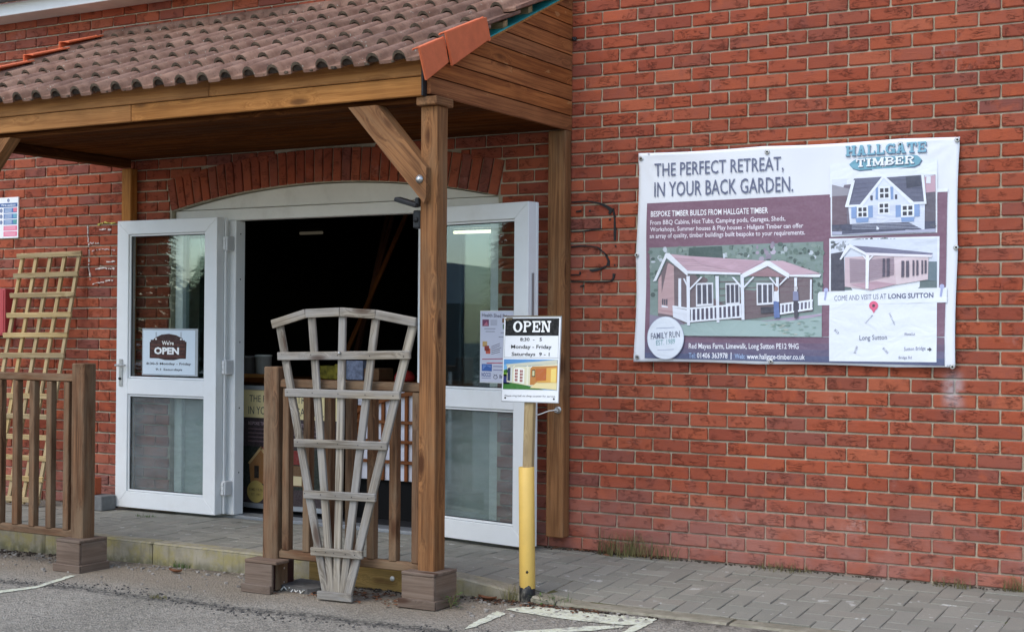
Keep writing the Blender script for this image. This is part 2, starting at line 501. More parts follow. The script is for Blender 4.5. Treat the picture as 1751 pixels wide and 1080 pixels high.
        if haze:
            p = g.n('TexCoord', out=3)
            hz = g.math('MULTIPLY', g.step(g.noise(g.map(p, (1.5, 1.5, 5)), 2.0, 4, .6), .2, .8), haze)
            df = g.n('BsdfDiffuse', {0: (.42, .44, .44, 1)})
            sh = g.n('MixShader', {0: hz, 1: sh, 2: df})
        t.links.new(sh, out.inputs[0])
        return g.m
    MT['glass'] = glass('window_glass', (.88, .92, .90), .115)
    MT['glass_refl_haze'] = glass('reflection_haze_glass', (.84, .89, .87), .11, .22)  # lower panes: painted haze stands in for the lighter ground reflected there
    MT['print'] = print_mat('printed_sheet')
    MT['vinyl'] = print_mat('banner_vinyl', .42, .35, .35, .06)
    # asphalt: worn grey-brown with stone specks, a seam of loose black grit and a patch of dirt by the kerb
    m = Mat('asphalt'); p = pos(m)
    sep = m.t.nodes.new('ShaderNodeSeparateXYZ'); m.t.links.new(p, sep.inputs[0])
    x, y = sep.outputs[0], sep.outputs[1]
    c = m.mix(m.step(m.noise(p, 1.3, 5, .6), .3, .7), (.25, .225, .180), (.34, .305, .25))
    ag = m.n('TexVoronoi', {'Vector': p, 'Scale': 96.0}, out=1)
    agv = m.n('SeparateColor', {0: ag})
    c = m.mix(m.math('MULTIPLY', m.step(agv, .55, .95), .42), c, (.52, .475, .40))
    c = m.mix(m.math('MULTIPLY', m.step(agv, .40, .05), .55), c, (.075, .070, .066))
    wob = m.math('MULTIPLY_ADD', m.noise(p, 2.2, 5, .65), .42, -.21)
    dirt = m.math('MULTIPLY', m.step(m.math('ADD', y, wob), -1.95, -1.55), m.step(x, .6, -.2))
    c = m.mix(m.math('MULTIPLY', dirt, .6), c, (.25, .195, .135))
    c = m.mix(m.math('MULTIPLY', m.step(m.noise(p, .8, 6, .7), .55, .75), .3), c, (.13, .115, .095))
    sd = m.math('ABSOLUTE', m.math('ADD', m.math('ADD', y, 1.96), m.math('MULTIPLY', wob, .45)))
    seam = m.math('MULTIPLY', m.math('SUBTRACT', 1.0, m.step(sd, .01, .085)), m.step(m.noise(p, 45, 4, .7), .38, .56))
    c = m.mix(m.math('MULTIPLY', m.math('MULTIPLY', seam, m.step(x, 1.2, .3)), .8), c, (.035, .033, .031))
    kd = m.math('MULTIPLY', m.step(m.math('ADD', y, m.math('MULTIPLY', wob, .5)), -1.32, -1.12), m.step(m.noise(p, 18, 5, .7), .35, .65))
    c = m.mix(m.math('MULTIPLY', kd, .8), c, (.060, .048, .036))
    m.bump(m.math('ADD', m.n('TexVoronoi', {'Vector': p, 'Scale': 96.0}), m.noise(p, 40, 3)), .9, .010)
    MT['asphalt'] = m.fin(c, .95)
    m = Mat('road_paint'); p = pos(m)
    c = m.mix(m.step(m.noise(p, 60, 4, .7), .45, .62), (.60, .60, .44), (.70, .71, .60))
    c = m.mix(m.math('MULTIPLY', m.step(m.noise(p, 16, 7, .8), .50, .62), .78), c, (.24, .22, .19))
    m.bump(m.noise(p, 150, 3), .5, .004)
    MT['line'] = m.fin(c, .8)
mats()
# ---------------------------------------------------------------- flat print (lettering, pictures)
_tmp = bpy.data.scenes.new('lettering_workshop')
_tcache = {}
def text_shape(s, bold=0.0, space=1.0):
    k = (s, bold, space)
    if k not in _tcache:
        cu = bpy.data.curves.new('lettering', 'FONT')
        cu.body = s
        cu.offset = bold
        cu.space_character = space
        cu.resolution_u = 2
        ob = bpy.data.objects.new('lettering', cu)
        _tmp.collection.objects.link(ob)
        vl = _tmp.view_layers[0]
        vl.update()
        me = bpy.data.meshes.new_from_object(ob.evaluated_get(vl.depsgraph))
        v = [(q.co.x, q.co.y) for q in me.vertices]
        f = [tuple(q.vertices) for q in me.polygons]
        bpy.data.objects.remove(ob); bpy.data.meshes.remove(me); bpy.data.curves.remove(cu)
        _tcache[k] = norm_shape(v, f)
    return _tcache[k]
def norm_shape(v, f):
    x0, x1 = min(p[0] for p in v), max(p[0] for p in v)
    y0, y1 = min(p[1] for p in v), max(p[1] for p in v)
    return [((p[0]-x0)/(x1-x0), (p[1]-y0)/max(1e-6, y1-y0)) for p in v], f
# slab serif capitals drawn from bars, diagonals and arcs in a unit box
def slab_letter(ch):
    v, f = [], []
    def quad(*p):
        f.append(tuple(range(len(v), len(v)+4))); v.extend(p)
    def bar(x0, x1, y0, y1):
        quad((x0, y0), (x1, y0), (x1, y1), (x0, y1))
    def arc(cx, cy, rx, ry, tx, ty, a0, a1, n=12):
        for i in range(n):
            a, b = radians(a0+(a1-a0)*i/n), radians(a0+(a1-a0)*(i+1)/n)
            quad((cx+(rx-tx)*cos(a), cy+(ry-ty)*sin(a)), (cx+rx*cos(a), cy+ry*sin(a)),
                 (cx+rx*cos(b), cy+ry*sin(b)), (cx+(rx-tx)*cos(b), cy+(ry-ty)*sin(b)))
    S = .15
    def stem(x, w=.24, foot=.09, top=True, bot=True):
        bar(x, x+w, 0, 1)
        if bot: bar(x-foot, x+w+foot, 0, S)
        if top: bar(x-foot, x+w+foot, 1-S, 1)
    if ch == 'H':
        stem(.09); stem(.67); bar(.3, .7, .42, .58)
    elif ch == 'A':
        quad((.08, 0), (.30, 0), (.60, 1), (.36, 1)); quad((.66, 0), (.92, 0), (.64, 1), (.40, 1))
        bar(.25, .75, .22, .36); bar(0, .40, 0, S); bar(.56, 1, 0, S)
    elif ch == 'L':
        stem(.10, foot=.10); bar(.3, .98, 0, S); bar(.82, .98, 0, .38)
    elif ch == 'G':
        arc(.5, .5, .5, .5, .24, .16, 45, 330, 18); bar(.52, 1, .34, .48); bar(.76, 1, .02, .40); bar(.80, .95, .66, .98)
    elif ch == 'T':
        stem(.38, foot=.14); bar(0, 1, 1-S, 1); bar(0, .15, .64, 1); bar(.85, 1, .64, 1)
    elif ch == 'E':
        stem(.10, foot=.10); bar(.3, .98, 0, S); bar(.3, .98, 1-S, 1); bar(.3, .68, .43, .57)
        bar(.82, .98, 0, .36); bar(.82, .98, .64, 1); bar(.56, .70, .32, .68)
    elif ch == 'I':
        stem(.25, .5, .25)
    elif ch == 'M':
        bar(.06, .20, 0, 1); bar(.74, .96, 0, 1); quad((.06, 1), (.28, 1), (.58, .1), (.42, .1)); quad((.52, .1), (.44, .1), (.74, 1), (.94, 1))
        bar(0, .30, 0, S); bar(.66, 1, 0, S); bar(0, .28, 1-S, 1); bar(.76, 1, 1-S, 1)
    elif ch == 'N':
        bar(.10, .24, 0, 1); bar(.74, .88, 0, 1); quad((.10, 1), (.34, 1), (.88, 0), (.66, 0))
        bar(0, .36, 0, S); bar(0, .32, 1-S, 1); bar(.62, 1, 1-S, 1)
    elif ch in 'PRB':
        stem(.09, .24, .09, bot=(ch != 'B'))
        arc(.52, .74, .44, .26, .23, .14, -90, 90); bar(.3, .53, 1-.14, 1); bar(.3, .53, .48, .62)
        if ch == 'B':
            arc(.54, .27, .46, .27, .24, .14, -90, 90); bar(0, .55, 0, .14); bar(.3, .55, .40, .54)
        if ch == 'R':
            quad((.46, .54), (.64, .56), (.94, 0), (.66, 0)); bar(.66, 1, 0, S)
    elif ch == 'O':
        arc(.5, .5, .5, .5, .25, .15, 0, 360, 24)
    return v, f
SLABW = {'I': .56, 'M': 1.25, 'O': 1.06, 'H': 1.1, 'N': 1.08, 'L': .88, 'E': .9, 'P': .92, 'B': .96}
def slab_shape(s, gap=.12):
    V, Fc, x = [], [], 0.0
    for ch in s:
        w = SLABW.get(ch, 1.0)
        v, f = slab_letter(ch)
        o = len(V)
        V += [(x+p[0]*w, p[1]*1.25) for p in v]
        Fc += [tuple(i+o for i in q) for q in f]
        x += w+gap
    return norm_shape(V, Fc)
class Print:
    """patches of ink on a sheet; to3((a, b), layer) gives the point on the real sheet"""
    def __init__(s, to3):
        s.slab = False; s.to3 = to3; s.v = []; s.f = []; s.c = []
    def poly(s, pts, rgb, layer=1):
        o = len(s.v)
        s.v += [s.to3(p, layer) for p in pts]
        s.f.append(tuple(range(o, o+len(pts)))); s.c.append(srgb(*rgb))
    def shape(s, sh, bl, br, tl, rgb, layer=2, slab=False):
        v, f = sh
        o = len(s.v); col = srgb(*rgb)
        ax, ay = br[0]-bl[0], br[1]-bl[1]; bx, by = tl[0]-bl[0], tl[1]-bl[1]
        s.v += [s.to3((bl[0]+ax*p[0]+bx*p[1], bl[1]+ay*p[0]+by*p[1]), layer) for p in v]
        for k, q in enumerate(f):
            s.f.append(tuple(i+o for i in q)); s.c.append(col)
            if s.slab:                       # the strokes of one letter overlap: stack them
                for i in q:
                    p = v[i]; s.v[i+o] = s.to3((bl[0]+ax*p[0]+bx*p[1], bl[1]+ay*p[0]+by*p[1]), layer+.9*((k*.318) % 1))
        s.slab = False
    def slabtext(s, t, gap, q, rgb, layer):
        s.slab = True
        s.shape(slab_shape(t, gap), *q, rgb, layer)
    def text(s, t, q, rgb, layer=2, bold=0.0, space=1.0):
        """q: bottom left, bottom right, top left of the inked area"""
        s.shape(text_shape(t, bold, space), *q, rgb, layer)
    def line(s, a, b, w, rgb, layer=2):
        d = Vector((b[0]-a[0], b[1]-a[1])); n = Vector((-d.y, d.x)).normalized()*w/2
        s.poly([(a[0]-n.x, a[1]-n.y), (b[0]-n.x, b[1]-n.y), (b[0]+n.x, b[1]+n.y), (a[0]+n.x, a[1]+n.y)], rgb, layer)
    def disc(s, c, rx, ry, rgb, layer=2, n=24):
        s.poly([(c[0]+rx*cos(2*pi*i/n), c[1]+ry*sin(2*pi*i/n)) for i in range(n)], rgb, layer)
    def build(s, name, parent, mat, M=None):
        me = mesh(name, s.v, s.f)
        at = me.color_attributes.new('ink', 'FLOAT_COLOR', 'CORNER')
        data = []
        for poly, c in zip(me.polygons, s.c):
            data += list(c)*poly.loop_total
        at.data.foreach_set('color', data)
        return add(name, me, parent, M, mat)

# ---------------------------------------------------------------- ground and pavement
def sstep(a, b, x):
    t = max(0.0, min(1.0, (x-a)/(b-a)))
    return t*t*(3-2*t)
def z_road(x):
    return -.095 + .014*max(-6.0, min(0.0, x))
def z_pave(x, y):
    return -.088*sstep(-.45, .50, x)*min(1.15, max(0.0, -y)/1.1)**1.15
xs = [-120, -40, -12, -6, -4, -3, -2, -1, 0, 1, 2, 4, 12, 40, 120]
ys = [-120, -40, -12, -6, -4, -3, -2, -1.5, -1.05, -.9, 6, 40, 120]
gv = [(x, y, z_road(x) - (.12 if y > -1 else 0)) for y in ys for x in xs]
gf = [(j*len(xs)+i, j*len(xs)+i+1, (j+1)*len(xs)+i+1, (j+1)*len(xs)+i) for j in range(len(ys)-1) for i in range(len(xs)-1)]
structure('car_park', mesh('car_park', gv, gf), MT['asphalt'])
# painted bay lines, 4 mm above the asphalt
def paint(name, pts):
    rp = random.Random(len(pts)*7+int(pts[0][0]*100))
    fine = []
    for a, b in zip(pts, pts[1:]+pts[:1]):
        n = max(1, int(sqrt((a[0]-b[0])**2+(a[1]-b[1])**2)/.025))
        for k in range(n):
            t = k/n
            fine.append((a[0]+(b[0]-a[0])*t+rp.uniform(-.005, .005), a[1]+(b[1]-a[1])*t+rp.uniform(-.006, .006)))
    me = mesh(name, [(x, y, z_road(x)+.004) for x, y in fine], [tuple(range(len(fine)))])
    return structure(name, me, MT['line'])
paint('painted_line', [(0.1603,-1.36),(0.1971,-1.267),(0.2714,-1.22),(0.4616,-1.207),(0.6537,-1.206),(0.9005,-1.169),(0.9206,-1.301),(0.9297,-1.495),(0.9486,-1.659),(0.8998,-1.661),(0.8739,-1.408),(0.8746,-1.345),(0.8218,-1.394),(0.6629,-1.414),(0.5065,-1.414),(0.2821,-1.387)])
paint('painted_line', [(0.8252,-1.407),(0.8516,-1.437),(0.7523,-1.59),(0.5936,-1.748),(0.4764,-1.865),(0.4021,-1.998),(0.3655,-1.963),(0.4223,-1.825),(0.5738,-1.656),(0.6937,-1.505)])
paint('painted_line', [(0.1509,-1.418),(0.2262,-1.456),(0.2529,-1.794),(0.241,-1.878),(0.2114,-1.789)])
paint('painted_line', [(-2.492,-1.663),(-2.534,-1.667),(-2.422,-2.013),(-2.484,-2.196),(-2.477,-2.429),(-2.424,-2.472),(-2.417,-2.234),(-2.367,-2.041)])
PX0, PX1, PY0 = -7.0, 4.3, -1.0
pav = structure('pavement', mesh('pavement',
    [(x, y, z_pave(x, y)-.0075) for y in (-1.13, -.9, -.6, -.3, .03) for x in [PX0+i*.565 for i in range(21)]],
    [(j*21+i, j*21+i+1, (j+1)*21+i+1, (j+1)*21+i) for j in range(4) for i in range(20)]), MT['joint'])
def seen(p, m=30):
    d = Vector(p)-CAM
    w = d.dot(_F)
    if w < .1: return None
    u, v = 875.5+2451*d.dot(_R)/w, 540-2451*d.dot(_U)/w
    return (u, v, w) if -m < u < 1751+m and -m < v < 1080+m else None
pv = [cbox(.1970, .0970, .06, .0032, .0010) for _ in range(5)]
pvm = [mesh('paver', *q) for q in pv]
slots = []
x = PX0
while x < PX1:
    slots.append((x+.1, -.055, 0)); x += .2
for i in range(int((PX1-PX0)/.1)+3):
    for j in range(9):
        k = (i-j) % 4
        cx, cy = PX0+i*.1, -1.005+j*.1
        if k == 0:
            slots.append((cx+.1, cy+.05, 0))
        elif k == 2:
            slots.append((cx+.05, cy, 1) if j else (cx+.05, cy+.05, 2))
        elif k == 3 and j == 8:
            slots.append((cx+.05, cy+.05, 2))
def pave_M(s):
    x, y, r = s
    M = Matrix.Translation((x, y, z_pave(x, y)-.0305+random.uniform(-.0022, .0022)))
    sl = Vector((z_pave(x+.03, y)-z_pave(x-.03, y), z_pave(x, y+.03)-z_pave(x, y-.03), .06)) 
    nrm = Vector((-sl.x, -sl.y, .06)).normalized()
    q = Vector((0, 0, 1)).rotation_difference(nrm).to_matrix().to_4x4()
    h = Matrix.Scale(.485, 4, (1, 0, 0)) if r == 2 else Matrix.Identity(4)
    return M @ q @ h @ Matrix.Rotation((0 if r == 2 else r)*pi/2 + random.uniform(-.012, .012), 4, 'Z') @ Matrix.Rotation(random.uniform(-.008, .008), 4, 'X')
def hidden_slot(s):
    return False
vis = sorted((s for s in slots if seen((s[0], s[1], 0))), key=lambda s: (Vector((s[0], s[1], 0))-CAM).length)
first = set(vis[:300])
for s in vis[:300]:
    add('paver', random.choice(pvm), pav, pave_M(s), MT['paver'])
rest = []
for s in slots:
    if s in first: continue
    M = pave_M(s); v, f = random.choice(pv)
    rest.append(([tuple(M @ Vector(p)) for p in v], f))
joined('paving', rest, MT['paver'], pav, kind='stuff')
# kerb stones: upright edging that drops to the asphalt right of the bollard
kx = -7.0
while kx < 4.2:
    x0, x1 = kx+.003, kx+.912
    def kz(x): return z_pave(x, -1.08)+.002
    v, f = cbox(x1-x0, .125, .22, .014)
    zc = [(p[0]+(x0+x1)/2, p[1]-1.0675, p[2]-.11+kz(p[0]+(x0+x1)/2)) for p in v]
    if x1 > -.5 and x0 < .55:
        n = 6
        parts = []
        for i in range(n):
            a, b = x0+(x1-x0)*i/n, x0+(x1-x0)*(i+1)/n
        # a bent kerb: loft of cross sections
        V, Fc = [], []
        for i in range(n+1):
            xx = x0+(x1-x0)*i/n; z = kz(xx)
            V += [(xx, -1.13, z-.2), (xx, -1.13, z-.014), (xx, -1.118, z), (xx, -1.005, z), (xx, -1.005, z-.2)]
        for i in range(n):
            for k in range(4):
                Fc.append((i*5+k, i*5+k+1, (i+1)*5+k+1, (i+1)*5+k))
        Fc += [(0, 1, 2, 3, 4), tuple(n*5+k for k in (4, 3, 2, 1, 0))]
        add('kerb_stone', mesh('kerb_stone', V, Fc), pav, None, MT['kerb'])
    else:
        add('kerb_stone', mesh('kerb_stone', zc, f), pav, None, MT['kerb'])
    kx += .915

# ---------------------------------------------------------------- the brick shop wall
shop = thing('shop_building', 'red brick shop wall with a soldier arch over its wide doorway', 'building', (-2, 0, 0))
WX0, WX1, WZ1 = -8.1, 4.5, 4.05
OX0, OX1, OZ = -3.36, -.70, 2.10          # doorway
ACX, ASAG = (OX0+OX1)/2, .145
AR = ((OX1-OX0)**2/4 + ASAG**2)/(2*ASAG)
ACZ = OZ+ASAG-AR
AH = math.asin((OX1-OX0)/2/AR)
def arch_z(x, r=AR):
    return ACZ + sqrt(max(0, r*r-(x-ACX)**2))
# mortar bed: one sheet with the doorway left out, plus the returns of the opening
n = 20
ax = [OX0+(OX1-OX0)*i/n for i in range(n+1)]
v = [(WX0, .012, -.1), (OX0, .012, -.1), (OX0, .012, OZ), (WX0, .012, OZ), (OX1, .012, -.1), (WX1, .012, -.1), (WX1, .012, OZ), (OX1, .012, OZ), (WX0, .012, WZ1), (WX1, .012, WZ1)]
f = [(0, 1, 2, 3), (4, 5, 6, 7)]
b = len(v)
for x in ax: v += [(x, .012, arch_z(x)), (x, .012, WZ1)]
for i in range(n): f.append((b+2*i, b+2*i+2, b+2*i+3, b+2*i+1))
f += [(3, 2, b+1, 8), (7, 6, 9, b+2*n+1)]
b2 = len(v)
ret = [(OX0, -.1), (OX0, OZ)] + [(x, arch_z(x)) for x in ax[1:-1]] + [(OX1, OZ), (OX1, -.1)]
for x, z in ret: v += [(x, .012, z), (x, .30, z)]
for i in range(len(ret)-1): f.append((b2+2*i, b2+2*i+1, b2+2*i+3, b2+2*i+2))
add('mortar_wall', mesh('mortar_wall', v, f), shop, None, MT['mortar'])
bv = [cbox(.215, .10, .065, .0045, .0016) for _ in range(10)]
bm_ = [mesh('brick', *q) for q in bv]
def blocked(z0, z1):
    """x interval taken by the doorway and its arch in this course"""
    R2 = AR+.225
    zc = z0+.052
    if z1 < OZ: return (OX0, OX1)
    top = ACZ+R2*cos(AH)
    h = R2*R2-(max(zc, top)-ACZ)**2
    if h <= 0 or zc > ACZ+R2: return None
    w = min(sqrt(h), R2*sin(AH)+.0)
    if zc < top:
        w = max((OX1-OX0)/2+.005, (OX1-OX0)/2 + (zc-OZ)*math.tan(AH))
    return (ACX-w, ACX+w)
bricks, cuts = [], []
for k in range(54):
    z0 = .075*k+.005
    off = 0 if k % 2 else .1125
    bl = blocked(z0, z0+.065)
    i = int(WX0/.225)-1
    while i*.225+off < WX1:
        a, c = i*.225+off+.005, i*.225+off+.220
        i += 1
        a, c = max(a, WX0), min(c, WX1)
        if c-a < .03: continue
        segs = [(a, c)]
        if bl:
            segs = [s for s in ((a, min(c, bl[0]-.006)), (max(a, bl[1]+.006), c)) if s[1]-s[0] > .02] if (c > bl[0] and a < bl[1]) else segs
        for s in segs:
            (bricks if abs(s[1]-s[0]-.215) < .001 else cuts).append((s[0], s[1], z0))
def brick_M(b):
    return Matrix.Translation(((b[0]+b[1])/2, .05+random.uniform(-.0022, .0022), b[2]+.0325+random.uniform(-.001, .001))) @ \
        Matrix.Rotation(random.uniform(-.006, .006), 4, 'Y') @ Matrix.Rotation(random.uniform(-.005, .005), 4, 'Z')
def big(b):
    c = ((b[0]+b[1])/2, 0, b[2]+.03)
    if not seen(c, 10): return False
    if .2 < c[0] < 2.07 and 1.1 < c[2] < 2.31: return False        # behind the banner
    return not (-4.0 < c[0] < -.2)
vb = sorted((b for b in bricks if big(b)), key=lambda b: (Vector((b[0]+.1, 0, b[2]))-CAM).length)[:300]
fb = set(vb)
for b in vb:
    add('brick', random.choice(bm_), shop, brick_M(b), MT['brick'])
rest = []
for b in bricks+cuts:
    if b in fb: continue
    M = brick_M(b); v, f = random.choice(bv); sx = (b[1]-b[0])/.215
    rest.append(([tuple(M @ Vector((p[0]*sx, p[1], p[2]))) for p in v], f))
joined('brickwork', rest, MT['brick'], shop, kind='stuff')
na = 36
av = cbox(.215, .10, .0645, .004, .0015)
avm = mesh('arch_brick', *av)
for i in range(na):
    t = -AH + 2*AH*(i+.5)/na
    M = Matrix.Translation((ACX+(AR+.1125)*sin(t), .046+random.uniform(-.002, .002), ACZ+(AR+.1125)*cos(t))) @ Matrix.Rotation(t-pi/2, 4, 'Y')
    add('arch_brick', avm, shop, M, MT['brick'])
# left-over black adhesive right of the porch post, flaking paint left of the door
def ribbon(name, pts, w, mat):
    V, Fc = [], []
    for i, p in enumerate(pts):
        a, b = pts[max(0, i-1)], pts[min(len(pts)-1, i+1)]
        d = Vector((b[0]-a[0], b[1]-a[1])).normalized(); n = Vector((-d.y, d.x))*(w[i] if isinstance(w, list) else w)/2
        V += [(p[0]-n.x, -.0075, p[1]-n.y), (p[0]+n.x, -.0075, p[1]+n.y), (p[0]-n.x, .006, p[1]-n.y), (p[0]+n.x, .006, p[1]+n.y)]
    for i in range(len(pts)-1):
        for q in ((0, 1), (1, 3), (3, 2), (2, 0)):
            Fc.append((i*4+q[0], i*4+q[1], (i+1)*4+q[1], (i+1)*4+q[0]))
    return add(name, mesh(name, V, Fc), shop, None, mat)
ribbon('adhesive_mark', [(-.19, 2.042), (-.086, 2.044), (-.01, 2.03), (.045, 2.005), (.072, 1.985), (.055, 1.965)], [.008, .007, .010, .016, .03, .012], MT['adh'])
ribbon('adhesive_mark', [(.083, 1.995), (.092, 1.93), (.094, 1.86), (.094, 1.81)], [.006, .009, .016, .012], MT['adh'])
ribbon('adhesive_mark', [(-.19, 1.866), (-.11, 1.868), (-.05, 1.876), (.012, 1.880)], .006, MT['adh'])
ribbon('adhesive_mark', [(-.19, 1.778), (-.13, 1.783), (-.07, 1.780), (-.018, 1.772), (.03, 1.735), (.056, 1.69), (.05, 1.662)], [.009, .008, .006, .007, .006, .014, .022], MT['adh'])
ribbon('adhesive_mark', [(.04, 1.662), (.0, 1.645), (-.05, 1.637), (-.068, 1.640)], [.006, .012, .016, .010], MT['adh'])
ribbon('adhesive_mark', [(-.19, 1.613), (-.14, 1.613), (-.132, 1.618), (-.131, 1.632)], .007, MT['adh'])
ribbon('adhesive_mark', [(-.19, 1.577), (-.08, 1.571), (.03, 1.571), (.072, 1.574), (.086, 1.592), (.09, 1.618)], [.006, .006, .006, .007, .010, .018], MT['adh'])
for x, z, w in ((-.16, 1.985, .035), (-.075, 1.985, .012), (.055, 1.93, .014), (.095, 1.775, .008), (.09, 1.665, .008), (-.13, 1.545, .02)):
    ribbon('adhesive_mark', [(x, z), (x+w, z+.004)], .009, MT['adh'])
for pts, k in (([(-4.163, 2.02), (-4.160, 1.95), (-4.150, 1.88), (-4.146, 1.79), (-4.15, 1.73), (-4.135, 1.66), (-4.125, 1.60)], 'smear'),
               ([(-4.06, 2.028), (-4.0, 2.042), (-3.92, 2.034), (-3.87, 2.034)], 'smear_yellow'),
               ([(-4.05, 1.99), (-3.98, 1.992), (-3.87, 1.99)], 'smear'), ([(-4.14, 1.90), (-4.10, 1.893), (-4.02, 1.893)], 'smear'),
               ([(-4.12, 1.835), (-4.05, 1.85), (-3.95, 1.845), (-3.87, 1.84)], 'smear'), ([(-3.97, 1.76), (-3.87, 1.758)], 'smear'),
               ([(-4.08, 1.708), (-4.02, 1.714), (-3.94, 1.708), (-3.87, 1.704)], 'smear'), ([(-4.11, 1.60), (-4.0, 1.61), (-3.94, 1.624), (-3.87, 1.62)], 'smear')):
    fine = []
    for a, b in zip(pts, pts[1:]):
        for q in range(6):
            t = q/6; fine.append((a[0]+(b[0]-a[0])*t+random.uniform(-.003, .003), a[1]+(b[1]-a[1])*t+random.uniform(-.004, .004)))
    i = 0
    while i < len(fine)-2:
        n_ = random.choice((2, 3, 4, 6))
        seg = fine[i:i+n_]
        if len(seg) > 1: ribbon('flaking_paint', seg, [random.choice((.002, .005, .009, .013)) for _ in seg], MT[k])
        i += n_-1+random.choice((0, 1))
# eaves over the left part of the wall
box('soffit_board', -9, -2.2, -.195, .012, 3.583, 3.60, MT['white_dull'], shop)
box('fascia_board', -9, -2.2, -.213, -.196, 3.581, 3.672, MT['white'], shop)
box('gutter', -9, -2.2, -.33, -.2135, 3.675, 3.78, plain('grey_gutter', (.10, .105, .105), .5), shop, .02)
# dim shop interior behind the doorway
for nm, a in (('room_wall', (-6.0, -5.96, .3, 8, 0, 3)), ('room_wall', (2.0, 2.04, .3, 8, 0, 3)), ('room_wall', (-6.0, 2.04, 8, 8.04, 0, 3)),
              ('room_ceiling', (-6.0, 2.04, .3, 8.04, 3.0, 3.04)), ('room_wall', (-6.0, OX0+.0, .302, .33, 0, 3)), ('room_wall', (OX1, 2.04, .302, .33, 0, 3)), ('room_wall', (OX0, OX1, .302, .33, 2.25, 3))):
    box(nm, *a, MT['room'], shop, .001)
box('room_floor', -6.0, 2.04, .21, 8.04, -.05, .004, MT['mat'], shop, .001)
box('door_threshold', OX0+.02, OX1-.02, .05, .205, -.05, .010, MT['alu'], shop, .004)
# ---------------------------------------------------------------- porch canopy
porch = thing('porch', 'timber porch with a brown pantiled lean-to roof over the shop doorway', 'porch', (-2, -1.45, z_road(-2)))
CX0, CX1 = -3.90, -.19
def deck(y): return 3.28 + .456*y
# fascia: two boards, each in two lengths
for (a, b) in ((CX0, -2.2), (-2.197, CX1-.035)):
    box('fascia_board', a, b, -1.556, -1.531, 2.451, 2.5455, MT['fascia'], porch, .004)
for (a, b) in ((CX0, -1.62), (-1.617, CX1-.035)):
    box('fascia_board', a, b, -1.558, -1.529, 2.5495, 2.645, MT['fascia'], porch, .004)
box('fascia_trim', CX1-.0345, CX1-.024, -1.560, -1.525, 2.450, 2.64, MT['black'], porch, .001)
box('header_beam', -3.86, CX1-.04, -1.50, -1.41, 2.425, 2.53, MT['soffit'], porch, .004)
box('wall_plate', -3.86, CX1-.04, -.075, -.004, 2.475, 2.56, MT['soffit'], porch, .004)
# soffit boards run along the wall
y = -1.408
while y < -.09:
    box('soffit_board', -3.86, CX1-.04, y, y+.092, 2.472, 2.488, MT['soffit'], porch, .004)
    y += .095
# weatherboarded gable ends, boards cut off along the roof slope
gz = [2.462, 2.552, 2.642, 2.731, 2.820, 2.909, 2.998, 3.087, 3.176, 3.265]
def gable(x0, x1):
    for a, b in zip(gz, gz[1:]):
        b -= .007
        ya, yb = max(-1.528, (a+.012-3.28)/.456), max(-1.528, (b+.012-3.28)/.456)
        if ya > -.03: continue
        pts = [(ya, a), (-.008, a), (-.008, b)] + ([(yb, b)] if yb < -.02 else []) 
        if yb == -1.528 == ya: pts = [(ya, a), (-.008, a), (-.008, b), (ya, b)]
        dx = random.uniform(-.001, .001)
        o = prism('gable_board', pts, 'x', x0+dx, x1+dx, MT['gable'], porch, grain=(0, 1, 0))
    prism('gable_backing', [(-1.52, 2.47), (-.01, 2.47), (-.01, deck(-.01)-.015), (-1.52, deck(-1.52)-.015)], 'x', min(x0, x1)+.004-(.0 if x1 > -1 else -.02), max(x0, x1)-.012, MT['dark_wood'], porch)
gable(CX1-.022, CX1)
gable(-3.782, -3.76)
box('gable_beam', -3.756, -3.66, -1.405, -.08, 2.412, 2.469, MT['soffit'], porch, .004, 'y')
# roof deck, membrane and battens
def slope_box(name, x0, x1, y0, y1, lo, hi, mat):
    return prism(name, [(y0, deck(y0)+lo), (y1, deck(y1)+lo), (y1, deck(y1)+hi), (y0, deck(y0)+hi)], 'x', x0, x1, mat, porch, grain=(1, 0, 0))
MT['plug'] = plain('tile_mortar', (.034, .023, .016), .95, 0, .5, 40, .5)
slope_box('roof_deck', CX0, CX1+.004, -1.522, -.004, -.012, -.001, MT['fascia'])
slope_box('membrane', CX0+.002, CX1+.002, -1.524, -.006, 0, .006, MT['membrane'])
TG, NR = .312, 6
for k in range(NR):
    y0 = -1.50 + TG*k + (.08 if k else 0)
    if y0 < -.06:
        slope_box('batten', CX0+.03, CX1-.012-(.02 if k % 2 else 0), y0, y0+.045, .007, .042, MT['lattice'])
